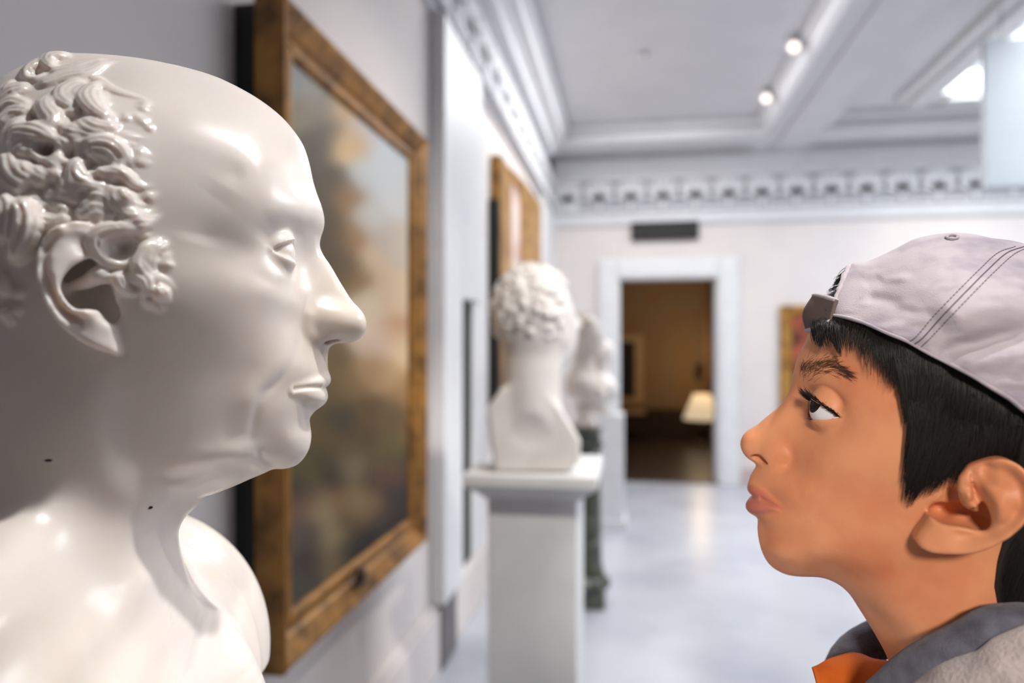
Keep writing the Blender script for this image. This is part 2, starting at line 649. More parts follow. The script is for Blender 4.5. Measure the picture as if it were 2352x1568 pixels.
M['skin'] = skin_mat()
M['lips'] = M['skin']
M['sclera'] = mat('eye_white', rgb(205, 200, 202), .12, .5)
M['iris'] = mat('eye_iris', rgb(30, 19, 14), .2, .15)
M['pupil'] = mat('eye_pupil', (.006, .006, .006, 1), .05, .5)
M['hair'] = mat('black_hair', (.010, .008, .007, 1), .45, .28)
M['brow'] = mat('eyebrow_hair', (.075, .042, .026, 1), .6, .2)
M['cap'] = mat('grey_cotton_twill', rgb(170, 161, 168), .9, .15, noise=(48, 7, rgb(138, 130, 143), .50, .75), bump=(1500, 2, .35, .0006), sheen=.15)
M['strap'] = mat('strap_underside', rgb(96, 82, 80), .9, .1, bump=(1200, 2, .3, .0006))
M['thread'] = mat('dark_thread', rgb(74, 64, 74), .8, .2)
M['fleece'] = mat('light_grey_fleece', rgb(182, 170, 166), .95, .1, noise=(60, 5, rgb(146, 136, 136), .4, .7), bump=(500, 4, .6, .002), sheen=.3)
M['rib'] = mat('dark_grey_knit', rgb(94, 93, 104), .95, .1, noise=(120, 4, rgb(74, 72, 82), .4, .7), bump=(800, 3, .5, .0015), sheen=.2)
M['orange'] = mat('orange_cotton', rgb(196, 96, 34), .85, .15, noise=(40, 4, rgb(170, 76, 24), .4, .7), bump=(900, 3, .3, .001))
M['denim'] = mat('navy_denim', rgb(48, 54, 74), .9, .1)
M['wall'] = mat('gallery_wall_paint', rgb(222, 214, 210), .7, .3, noise=(2.2, 3, rgb(216, 208, 206), .4, .7))
M['ceiling'] = mat('ceiling_plaster', rgb(222, 222, 224), .8, .2, noise=(3, 3, rgb(217, 217, 219), .4, .7))
M['white_trim'] = mat('white_painted_wood', rgb(226, 226, 226), .45, .4, noise=(8, 3, rgb(220, 220, 221), .4, .7))
M['shaded_trim'] = mat('plinth_shade_grey', rgb(120, 116, 118), .6, .3, noise=(8, 3, rgb(110, 106, 108), .4, .7))
M['slot_shade'] = mat('painted_slot_shade', rgb(66, 66, 60), .8, .2, noise=(8, 3, rgb(58, 58, 54), .4, .7))
M['floor'] = mat('polished_grey_floor', rgb(188, 190, 197), .26, .5, noise=(1.8, 5, rgb(172, 174, 184), .4, .65), bump=(6, 3, .03, .002))
M['dark_floor'] = mat('dark_wood_floor', rgb(52, 42, 38), .35, .4, noise=(6, 4, rgb(44, 35, 30), .4, .7))
M['pink_marble'] = mat('pink_marble', rgb(196, 176, 176), .3, .5, noise=(7, 5, rgb(176, 156, 158), .45, .7))
M['tan_wall'] = mat('tan_wall_paint', rgb(156, 132, 102), .8, .2, noise=(3, 3, rgb(160, 126, 86), .4, .7))
M['brown_wood'] = mat('dark_brown_wood', rgb(70, 52, 38), .5, .3, noise=(12, 4, rgb(54, 40, 30), .4, .7))
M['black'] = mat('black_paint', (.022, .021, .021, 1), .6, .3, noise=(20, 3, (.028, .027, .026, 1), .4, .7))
M['gilt'] = mat('dull_gilding', rgb(168, 118, 54), .42, .5, .3, noise=(14, 5, rgb(98, 68, 32), .42, .7), bump=(40, 4, .3, .004))
M['gilt_bright'] = mat('bright_gilding', rgb(186, 138, 66), .4, .5, .35, noise=(10, 4, rgb(120, 78, 36), .45, .7), bump=(30, 4, .4, .01))
M['bronze'] = mat('dark_bronze', rgb(70, 54, 42), .45, .5, .5, noise=(20, 3, rgb(58, 44, 34), .4, .7))
M['steel'] = mat('brushed_steel', rgb(150, 150, 152), .4, .5, .8, noise=(30, 2, rgb(140, 140, 142), .4, .7))
M['cream'] = mat('cream_board', rgb(206, 178, 138), .7, .2, noise=(10, 3, rgb(198, 170, 130), .4, .7))
M['curtain'] = mat('tan_curtain_cloth', rgb(190, 152, 112), .9, .1, noise=(10, 3, rgb(176, 140, 100), .4, .7))
M['pale_picture'] = mat('pale_picture', rgb(214, 196, 190), .7, .2, noise=(3, 4, rgb(170, 128, 96), .5, .75))
M['red_picture'] = mat('red_picture', rgb(168, 84, 60), .6, .3, noise=(3.5, 4, rgb(70, 40, 34), .42, .6))
M['green_marble'] = mat('dark_green_marble', rgb(64, 68, 58), .25, .5, noise=(16, 6, rgb(110, 114, 100), .52, .72))
M['marble_far'] = mat('white_marble', (.78, .74, .71, 1), .5, .4, noise=(9, 4, (.70, .65, .61, 1), .45, .75))
M['marble_warm'] = mat('warm_marble', (.78, .70, .62, 1), .5, .4, noise=(9, 4, (.66, .54, .46, 1), .45, .7))
M['panel_white'] = mat('white_panel', rgb(192, 196, 200), .6, .3, noise=(4, 2, rgb(187, 191, 195), .4, .7))
M['lamp_warm'] = mat('lamp_glow', rgb(255, 236, 220), .4, .3, emit=((1, .86, .78, 1), 1.3))
M['shade'] = mat('lampshade_linen', rgb(240, 214, 168), .8, .2, emit=((1, .78, .5, 1), .55))
M['sky_glass'] = mat('bright_skylight_glass', rgb(235, 242, 248), .3, .3, emit=((.84, .92, 1, 1), 1.0))


def canvas_mat():
    m = mat('oil_canvas', (.2, .2, .2, 1), .6, .3, bump=(120, 4, .15, .002))
    N = m.node_tree.nodes
    at = N.new('ShaderNodeVertexColor'); at.layer_name = 'paint'
    m.node_tree.links.new(at.outputs['Color'], N['Principled BSDF'].inputs['Base Color'])
    return m


M['canvas'] = canvas_mat()
M['frieze_shade'] = mat('painted_frieze_shade', rgb(172, 172, 177), .8, .2, noise=(3, 3, rgb(166, 166, 171), .4, .7))  # darker grey stands in for shade between the frieze leaves
M['taupe_wall'] = mat('taupe_wall_paint', rgb(140, 130, 120), .8, .2, noise=(2.2, 3, rgb(132, 122, 112), .4, .7))
M['light_block_wall'] = mat('light_blocking_dark', rgb(96, 84, 74), .8, .2, noise=(2.2, 3, rgb(88, 77, 68), .4, .7))
w = bpy.data.worlds.new('world'); scene.world = w; w.use_nodes = True
w.node_tree.nodes['Background'].inputs[0].default_value = (.92, .94, 1, 1)
w.node_tree.nodes['Background'].inputs[1].default_value = .14


def spot(name, loc, target, power, size, angle, color=(1, 1, 1), blend=.3):
    l = bpy.data.lights.new(name, 'SPOT'); l.energy = power; l.shadow_soft_size = size; l.spot_size = angle; l.spot_blend = blend; l.color = color
    o = bpy.data.objects.new(name, l); COL.objects.link(o)
    o.location = loc
    o.rotation_euler = (Vector(target) - Vector(loc)).to_track_quat('-Z', 'Y').to_euler()
    return o


def area(name, loc, target, power, sx, sy, color=(1, 1, 1)):
    l = bpy.data.lights.new(name, 'AREA'); l.energy = power; l.shape = 'RECTANGLE'; l.size = sx; l.size_y = sy; l.color = color
    o = bpy.data.objects.new(name, l); COL.objects.link(o)
    o.location = loc
    o.rotation_euler = (Vector(target) - Vector(loc)).to_track_quat('-Z', 'Y').to_euler()
    return o
# ------------------------------------------------------------------ relief plates (ears)
class Plate:
    """a carved plate: outline and surface height given where the eye sees them"""
    def __init__(s, fr, outline, wout, ctrl, floor, step=.6, k=2.5, pad=8, div=30.0, lam=.02):
        s.fr, s.h, s.floor, s.k = fr, step, floor, k
        op = np.asarray(outline, float)
        wo = np.broadcast_to(np.asarray(wout, float), (len(op),))
        O = catmull(fr.loc(op[:, 0], op[:, 1], wo)[:, [0, 2]], 5, closed=True)
        s.u0, s.v0 = O.min(0) - pad
        u1, v1 = O.max(0) + pad
        s.nu = int((u1 - s.u0) / step) + 1; s.nv = int((v1 - s.v0) / step) + 1
        s.Q = np.stack(np.meshgrid(s.u0 + np.arange(s.nu) * step, s.v0 + np.arange(s.nv) * step, indexing='ij'), -1).reshape(-1, 2)
        s.sd = blur2(poly_sdf(s.Q, O).reshape(s.nu, s.nv), 2)
        c = np.asarray(ctrl, float)
        P = fr.loc(c[:, 0], c[:, 1], c[:, 2])
        X = P[:, [0, 2]] / div; n = len(X)
        K = Relief.tps(np.linalg.norm(X[:, None] - X[None], axis=-1)) + lam * np.eye(n)
        T = np.c_[np.ones(n), X]
        sol = np.linalg.solve(np.block([[K, T], [T.T, np.zeros((3, 3))]]), np.r_[P[:, 1], np.zeros(3)])
        G = s.Q / div
        s.Wm = (Relief.tps(np.linalg.norm(G[:, None] - X[None], axis=-1)) @ sol[:n] + sol[n] + G @ sol[n + 1:]).reshape(s.nu, s.nv)
        s.wmax = c[:, 2].max() + 6

    stroke_disp = None

    def stroke(s, px_pts, w, amp, width, kind='ridge', taper=True):
        p = np.asarray(px_pts, float)
        c = catmull(s.fr.loc(p[:, 0], p[:, 1], np.asarray(w, float))[:, [0, 2]], 5)
        d, side, f = poly_dist(s.Q, c)
        e = np.exp(-(d / width) ** 2)
        if taper: e = e * np.clip(np.minimum(f, 1 - f) * 5 + .05, 0, 1)
        s.Wm += (amp * e).reshape(s.nu, s.nv)

    def pool(s, px_pts, w, depth, soft):
        """sink the area inside a closed pixel outline"""
        p = np.asarray(px_pts, float)
        c = catmull(s.fr.loc(p[:, 0], p[:, 1], np.asarray(w, float))[:, [0, 2]], 5, closed=True)
        d = poly_sdf(s.Q, c)
        s.Wm += (-depth / (1 + np.exp(-np.clip(d / soft, -30, 30)))).reshape(s.nu, s.nv)

    def finish(s):
        s.gu, s.gv = np.gradient(s.Wm, s.h)
        lo, hi = np.array([s.u0, s.floor, s.v0]), np.array([s.u0 + (s.nu - 1) * s.h, s.wmax, s.v0 + (s.nv - 1) * s.h])
        s.lo, s.hi = lo, hi
        return s

    samp = Relief.samp

    def dist(s, P, cubic=False):
        W = s.samp(s.Wm, P[:, 0], P[:, 2], cubic)
        g = 1 + s.samp(s.gu, P[:, 0], P[:, 2]) ** 2 + s.samp(s.gv, P[:, 0], P[:, 2]) ** 2
        a = (P[:, 1] - W) / np.sqrt(g)
        return smax(smax(a, -s.samp(s.sd, P[:, 0], P[:, 2], cubic), s.k), s.floor - P[:, 1], 1.0)


# ------------------------------------------------------------------ THE NEAR MARBLE BUST
def view_frame(px_profile, px0, py0, depth, side):
    th = math.atan((px_profile - PCX) / FPX)         # the profile plane stands square to this ray
    rayd = RIGHT * math.sin(th) + FWD * math.cos(th)
    U = (RIGHT * math.cos(th) - FWD * math.sin(th)) * side
    return Frame(at_depth(px0, py0, depth), U, -rayd)


def build_bust_field():
    fr = view_frame(600, 600, 700, 0.385, 1)
    out = [(-60, 262), (0, 190), (57, 156), (115, 130), (142, 124), (180, 127), (214, 128), (268, 132), (325, 139), (383, 150), (440, 163), (498, 181),
           (547, 204), (597, 233), (643, 268), (674, 302), (697, 337), (711, 379), (719, 417), (728, 447), (738, 474), (744.5, 501), (743.5, 524),
           (737, 545), (734.5, 564), (742, 585), (760, 612), (781, 648), (800, 679), (815, 708), (828, 732), (832.5, 751), (828, 767), (815, 778),
           (796, 784.5), (775, 787), (761, 794), (754, 806), (752.5, 831), (754.5, 858), (755, 872), (749, 882), (740.5, 887.5), (744.5, 895), (747, 906),
           (743, 920), (733, 935), (719.5, 948), (711.5, 961), (712.5, 977), (715, 996), (713.5, 1015), (708, 1034), (696.5, 1053), (681, 1067), (662, 1074),
           (645, 1076), (626, 1076.5), (605, 1086), (574, 1099), (536, 1116), (494, 1132), (470, 1139), (458, 1156), (432, 1180), (416, 1204), (408, 1235), (410, 1290), (420, 1350),
           (425, 1450), (300, 1560), (100, 1560), (-120, 1480), (-190, 1300), (-170, 1150), (-165, 1000), (-185, 850), (-215, 700), (-218, 560), (-190, 430), (-130, 330)]
    ctrl = [  # cranium
        (320, 157, 23), (330, 230, 50), (330, 330, 64), (330, 450, 70), (200, 165, 26), (180, 230, 52), (180, 330, 66), (180, 450, 73), (60, 220, 36), (60, 330, 62), (60, 450, 73),
        (440, 182, 22), (440, 250, 46), (440, 350, 59), (440, 470, 65), (540, 222, 22), (540, 300, 44), (540, 400, 55), (540, 470, 60),
        (640, 290, 20), (630, 370, 42), (630, 450, 50), (690, 400, 22), (675, 450, 36), (715, 430, 12),
        # brow and temple
        (734, 495, 12), (715, 500, 20), (690, 505, 30), (650, 512, 42), (610, 525, 51), (560, 540, 58), (480, 550, 63), (400, 560, 68), (300, 560, 73),
        (725, 535, 10), (712, 545, 14), (690, 545, 22), (660, 550, 34), (620, 560, 45), (570, 580, 54),
        # nose root and eye hollow
        (724, 572, 8), (712, 585, 10.5), (700, 600, 13.5), (692, 625, 16.5), (676, 632, 26), (664, 624, 37), (650, 622, 41), (664, 640, 38), (640, 632, 44), (668, 658, 34), (590, 630, 53), (520, 630, 62), (430, 640, 69), (330, 650, 73),
        # nose
        (745, 605, 6.5), (735, 640, 11), (715, 650, 15), (765, 640, 7), (785, 680, 7.5), (760, 680, 11.5), (735, 690, 14.5), (712, 695, 18), (815, 730, 7.5), (800, 730, 12), (785, 738, 14), (765, 735, 16),
        (820, 752, 7.5), (800, 770, 7), (770, 770, 10), (740, 765, 15), (745, 740, 16.5), (712, 745, 18),
        # cheeks
        (694, 690, 23), (675, 690, 33), (645, 690, 44), (590, 690, 54), (520, 700, 62), (430, 710, 68), (330, 730, 71), (200, 750, 73), (60, 750, 71), (-60, 750, 58),
        (690, 760, 24), (665, 770, 35), (620, 780, 46), (550, 780, 56), (450, 790, 63), (340, 800, 67),
        # upper lip
        (744, 815, 8), (745, 850, 9), (730, 820, 15), (725, 850, 18), (705, 820, 23), (698, 850, 26), (675, 840, 33), (640, 850, 40), (580, 850, 49), (500, 860, 56), (410, 880, 61), (300, 890, 65),
        (742, 875, 9), (725, 880, 16), (700, 886, 23), (675, 893, 29), (655, 900, 33),
        (738, 910, 8), (722, 915, 15), (700, 915, 22), (672, 920, 29), (640, 930, 35), (590, 930, 44), (520, 940, 51), (420, 960, 57), (300, 970, 62),
        (715, 945, 8), (700, 955, 16), (680, 960, 23), (650, 970, 30),
        # chin and jaw
        (705, 985, 8), (695, 1000, 15), (675, 1005, 22), (645, 1010, 27), (610, 1010, 33), (560, 1010, 41), (480, 1020, 50), (390, 1040, 55), (280, 1050, 60),
        (695, 1040, 9), (670, 1050, 16), (640, 1050, 21), (605, 1055, 27), (560, 1065, 34), (500, 1085, 37), (430, 1100, 44), (350, 1110, 53), (250, 1130, 60),
        (560, 1095, 14), (500, 1120, 14), (450, 1140, 20),
        # neck
        (400, 1190, 20), (370, 1200, 36), (310, 1190, 50), (230, 1180, 59), (100, 1150, 64), (-50, 1100, 58), (-130, 1050, 34),
        (385, 1300, 20), (350, 1320, 40), (280, 1330, 54), (160, 1330, 62), (20, 1300, 66), (-100, 1280, 50),
        (220, 950, 66), (100, 930, 68), (-20, 900, 62), (-130, 850, 36), (-60, 500, 62), (-100, 620, 56), (-180, 600, 24), (-60, 380, 50), (-10, 260, 34)]
    R = Relief(fr, out, ctrl, step=.75, L=18.0, smooth=4e-3)
    # creases and swellings of the face
    R.stroke([(697, 700), (693, 740), (684, 790), (666, 840), (634, 880), (605, 905), (587, 945), (580, 1000), (575, 1030)], [18, 20, 24, 30, 36, 40, 44, 46, 46], -.95, 2.4)
    R.stroke([(680, 740), (670, 790), (648, 835), (615, 870), (585, 900), (565, 950), (558, 1000)], [24, 30, 35, 40, 44, 48, 50], 1.0, 5.5)
    R.blob(585, 915, 44, .4, 6, 5)
    R.stroke([(595, 1025), (600, 1052), (618, 1068), (640, 1082)], [34, 31, 27, 22], -1.6, 2.2)
    R.stroke([(575, 1030), (585, 1060), (600, 1078), (615, 1088)], [38, 32, 26, 20], .8, 3)
    R.stroke([(350, 1096), (420, 1092), (470, 1080), (520, 1072), (570, 1082), (600, 1090)], [48, 43, 40, 36, 28, 18], -2.0, 4.0)
    R.stroke([(380, 1065), (450, 1058), (520, 1048), (570, 1055)], [52, 47, 42, 36], 1.3, 7.0)
    R.stroke([(390, 1130), (450, 1118), (510, 1098), (560, 1090)], [40, 34, 26, 20], 1.5, 5)
    for dy, a in ((1148, 1.0), (1165, .9), (1185, .8)):
        R.stroke([(300, dy + 60), (370, dy + 30), (430, dy)], [50, 38, 20], -a, 2.6)
    # neck muscle, jaw edge
    R.stroke([(170, 850), (215, 960), (265, 1080), (315, 1200), (350, 1320), (385, 1420)], [72, 66, 60, 54, 46, 30], 1.5, 12)
    R.stroke([(300, 900), (330, 980), (400, 1050), (480, 1090)], [66, 62, 56, 46], -1.2, 9)
    R.stroke([(255, 860), (290, 960), (330, 1060), (365, 1150)], [68, 63, 56, 44], -1.8, 9)
    # brow: soft ridge, socket shade above the lid, forehead vein
    R.stroke([(735, 500), (700, 490), (660, 492), (615, 510)], [10, 28, 40, 50], .9, 6)
    R.stroke([(700, 535), (665, 525), (630, 535), (600, 560)], [18, 33, 44, 50], -1.6, 5)
    R.stroke([(520, 430), (470, 500), (455, 560)], [58, 63, 65], -1.0, 9)
    R.stroke([(690, 640), (660, 655), (620, 650), (585, 625)], [22, 36, 44, 52], -.7, 4)
    R.blob(560, 660, 56, 1.2, 14, 10)
    # hair mass
    hair = [(-420, 520), (-330, 300), (-60, 240), (0, 240), (60, 215), (150, 190), (230, 210), (300, 270), (340, 330), (345, 420), (330, 520), (300, 600), (200, 520), (80, 500), (0, 560), (-60, 800), (-160, 880), (-400, 800)]
    p = np.array(hair, float); L = fr.loc(p[:, 0], p[:, 1], 66.)[:, [0, 2]]
    sdh = poly_sdf(R.Q, catmull(L, 5, True))
    R.disp += (2.0 / (1 + np.exp(-np.clip(sdh / 3.5, -30, 30)))).reshape(R.nu, R.nv)
    R.hair_sd = sdh
    R.finish()
    F = Field(R)
    L = lambda x, y, w: fr.loc(x, y, w)
    # chin ball, tip and wings of the nose
    F.add(Ell(L(800, 741, 3), (8.6, 10.0, 8.4)), 8)
    F.add(Ell(L(742, 737, 12.2), (10.5, 5.6, 7.8)), 9)
    F.add(Tube([L(704, 728, 18), L(701, 752, 18), L(709, 768, 16.5), L(722, 773, 15)], [1.4, 1.8, 1.8, 1.4]), 6)
    F.add(Tube([L(726, 781, 11), L(743, 779, 9.5), L(762, 778, 7.5), L(776, 779, 6)], [1.4, 2.4, 2.2, 1.2]), 2.0, 'cut')
    # eye: ball and two lids
    ce = L(621, 584, 31)
    F.add(Ell(ce, 12.2), 1.5)
    lidn = lambda a, b: np.array([-(b[2] - a[2]), 0, b[0] - a[0]])
    a, b = L(610, 579, 41), L(684, 549, 31)
    n = lidn(a, b)
    F.add(Cut(Ell(ce + np.array([.1, 0, .6]), (14.4, 14.2, 13.8)), a, n), 2.2)
    a, b = L(610, 578, 41), L(672, 605, 32)
    F.add(Cut(Ell(ce + np.array([-.2, .2, -.6]), (13.0, 13.4, 12.6)), a, -lidn(a, b)), 3.5)
    # lips
    F.add(Tube([L(742, 873, 0), L(733, 877, 9), L(712, 883, 18), L(690, 889, 24), L(668, 895, 29)], [3.6, 3.4, 2.7, 1.7, .8]), 4)
    F.add(Tube([L(733, 911, 0), L(725, 911, 9), L(708, 907, 17), L(688, 901, 23), L(668, 897, 28)], [4.4, 4.2, 3.6, 2.2, .8]), 4)
    q = catmull(np.array([(738, 888), (724, 888.5), (708, 889.5), (692, 891.5), (678, 894)]), 3)
    q3 = F.surf(fr, q[:, 0], q[:, 1], n=301)
    for _ in range(2): q3[1:-1] = (q3[:-2] + 2 * q3[1:-1] + q3[2:]) / 4
    F.add(Tube(q3, np.linspace(.8, 1.0, len(q3)), sub=1), 1.8, 'cut')
    # torso, turned a little towards the viewer; not symmetric
    def T(x, y, w, r, k=18, R_=None): F.add(Ell(L(x, y, w), r, R_), k, 'add', False)
    T(268, 1520, -108, (95, 84, 101), 14)
    T(180, 1920, -60, (88, 110, 110), 30)
    T(-150, 1500, -40, (70, 120, 90), 30)
    F.add(Tube([L(470, 1480, -26), L(490, 1560, -22), L(505, 1660, -22)], [14, 22, 28]), 24, 'add', False)
    near = [(-260, 1330), (-150, 1262), (-60, 1238), (0, 1231), (55, 1227), (115, 1250), (168, 1304), (230, 1361), (325, 1417), (417, 1474), (480, 1506), (540, 1580), (575, 1700), (560, 1900), (-300, 1950)]
    nw = [80, 84, 86, 85, 82, 78, 72, 62, 48, 30, 10, -8, -20, -20, 110]
    nc = [(-150, 1300, 104), (-60, 1275, 106), (0, 1270, 104), (60, 1280, 100), (120, 1320, 94), (200, 1390, 82), (300, 1450, 66), (400, 1500, 46), (470, 1530, 26), (520, 1600, 6),
          (-100, 1400, 124), (50, 1400, 116), (200, 1480, 98), (330, 1530, 76), (430, 1580, 50), (-100, 1600, 140), (100, 1600, 126), (300, 1650, 98), (430, 1700, 64), (500, 1750, 30), (-100, 1900, 150), (200, 1900, 130), (400, 1900, 84)]
    N = Plate(fr, near, nw, nc, -60, step=2.0, k=16, pad=30, div=100.0, lam=1e-3)
    F.add(N.finish(), 26, 'add', False)
    return fr, F


def ear_bust(fr, F):
    B = lambda pts: [(x / 3.824, 440 + y / 3.824) for x, y in pts]
    out = B([(840, 300), (760, 262), (650, 250), (530, 275), (420, 325), (330, 420), (285, 540), (280, 640), (305, 780), (350, 900), (420, 1040), (510, 1160), (620, 1260),
             (760, 1345), (900, 1400), (1010, 1435), (1062, 1420), (1078, 1330), (1050, 1200), (1010, 1090), (1000, 980), (1010, 850), (990, 740), (940, 640), (900, 450)])
    w0 = np.array([79, 84, 88, 91, 93, 95, 96, 96, 95, 94, 92, 89, 86, 83, 80, 77, 75, 74, 75, 76, 76, 76, 77, 77, 78]) - 2.0
    ctrl = []
    def C(pts, ws): ctrl.extend([(x, y, w) for (x, y), w in zip(B(pts), ws)])
    C([(840, 340), (700, 280), (540, 295), (430, 350), (345, 450), (315, 560), (310, 680), (340, 800), (390, 930), (460, 1050), (560, 1170), (700, 1280), (850, 1350), (1000, 1400)],
      [79, 88, 91, 93, 95, 96, 96, 95, 94, 92, 89, 85, 82, 78])                     # rim
    C([(480, 370), (410, 480), (385, 620), (410, 780), (460, 900), (540, 1030), (640, 1120)], [88, 89, 90, 90, 89, 87, 85])   # groove
    C([(560, 450), (500, 600), (480, 740), (520, 880), (600, 1000), (690, 1060), (800, 1080)], [88, 90, 92, 92, 90, 88, 86])   # inner fold
    C([(700, 400), (760, 480), (640, 520), (800, 560)], [83, 79, 87, 80])           # upper hollow
    C([(950, 850), (980, 1000), (1000, 700), (960, 600)], [78, 77.5, 76, 76])       # tragus
    C([(900, 1200), (1000, 1250), (780, 1200), (1040, 1330), (930, 1340)], [81, 77, 84, 75, 80])   # lobe
    P = Plate(fr, out, w0, ctrl, 62, k=4.0)
    P.pool(B([(835, 615), (700, 650), (620, 720), (575, 830), (610, 930), (680, 1010), (780, 1010), (850, 1030), (930, 1110), (995, 1110), (975, 1010), (935, 930), (925, 800), (840, 740)]), 83, 17, .8)
    P.stroke(B([(830, 600), (720, 615), (620, 670), (560, 760), (555, 860), (610, 960), (690, 1030), (790, 1035), (850, 1060)]), 90, 1.8, 2.2)
    P.stroke(B([(490, 350), (405, 480), (378, 620), (400, 770), (450, 900), (530, 1040), (640, 1115), (720, 1140)]), 90, -4.0, 1.7)
    P.stroke(B([(830, 330), (700, 305), (560, 330)]), 84, -2.0, 1.6)
    P.stroke(B([(930, 780), (935, 900), (960, 990), (1005, 1090)]), 78, 1.8, 2.0)
    P.stroke(B([(830, 745), (760, 790), (680, 800)]), 84, 2.5, 1.6)
    P.stroke(B([(1075, 1400), (1068, 1300), (1035, 1170), (1010, 1090)]), 75, -2.0, 1.6)
    F.add(P.finish(), 1.5)
    E1 = lambda x, y, w: fr.loc(x / 3.824, 440 + y / 3.824, w)
    F.add(Ell(E1(745, 700, 70), (8.5, 12, 6.5)), 3, 'cut')
    F.add(Ell(E1(715, 870, 74), (8, 12, 9)), 5, 'cut')
    F.add(Tube([E1(850, 880, 70), E1(890, 980, 70), E1(955, 1070, 71)], [6.5, 6, 4]), 3.5, 'cut')
    F.add(Tube([E1(850, 740, 76), E1(780, 785, 73), E1(690, 815, 70), E1(620, 850, 68)], [3.5, 3.2, 2.6, 1.6]), 4)


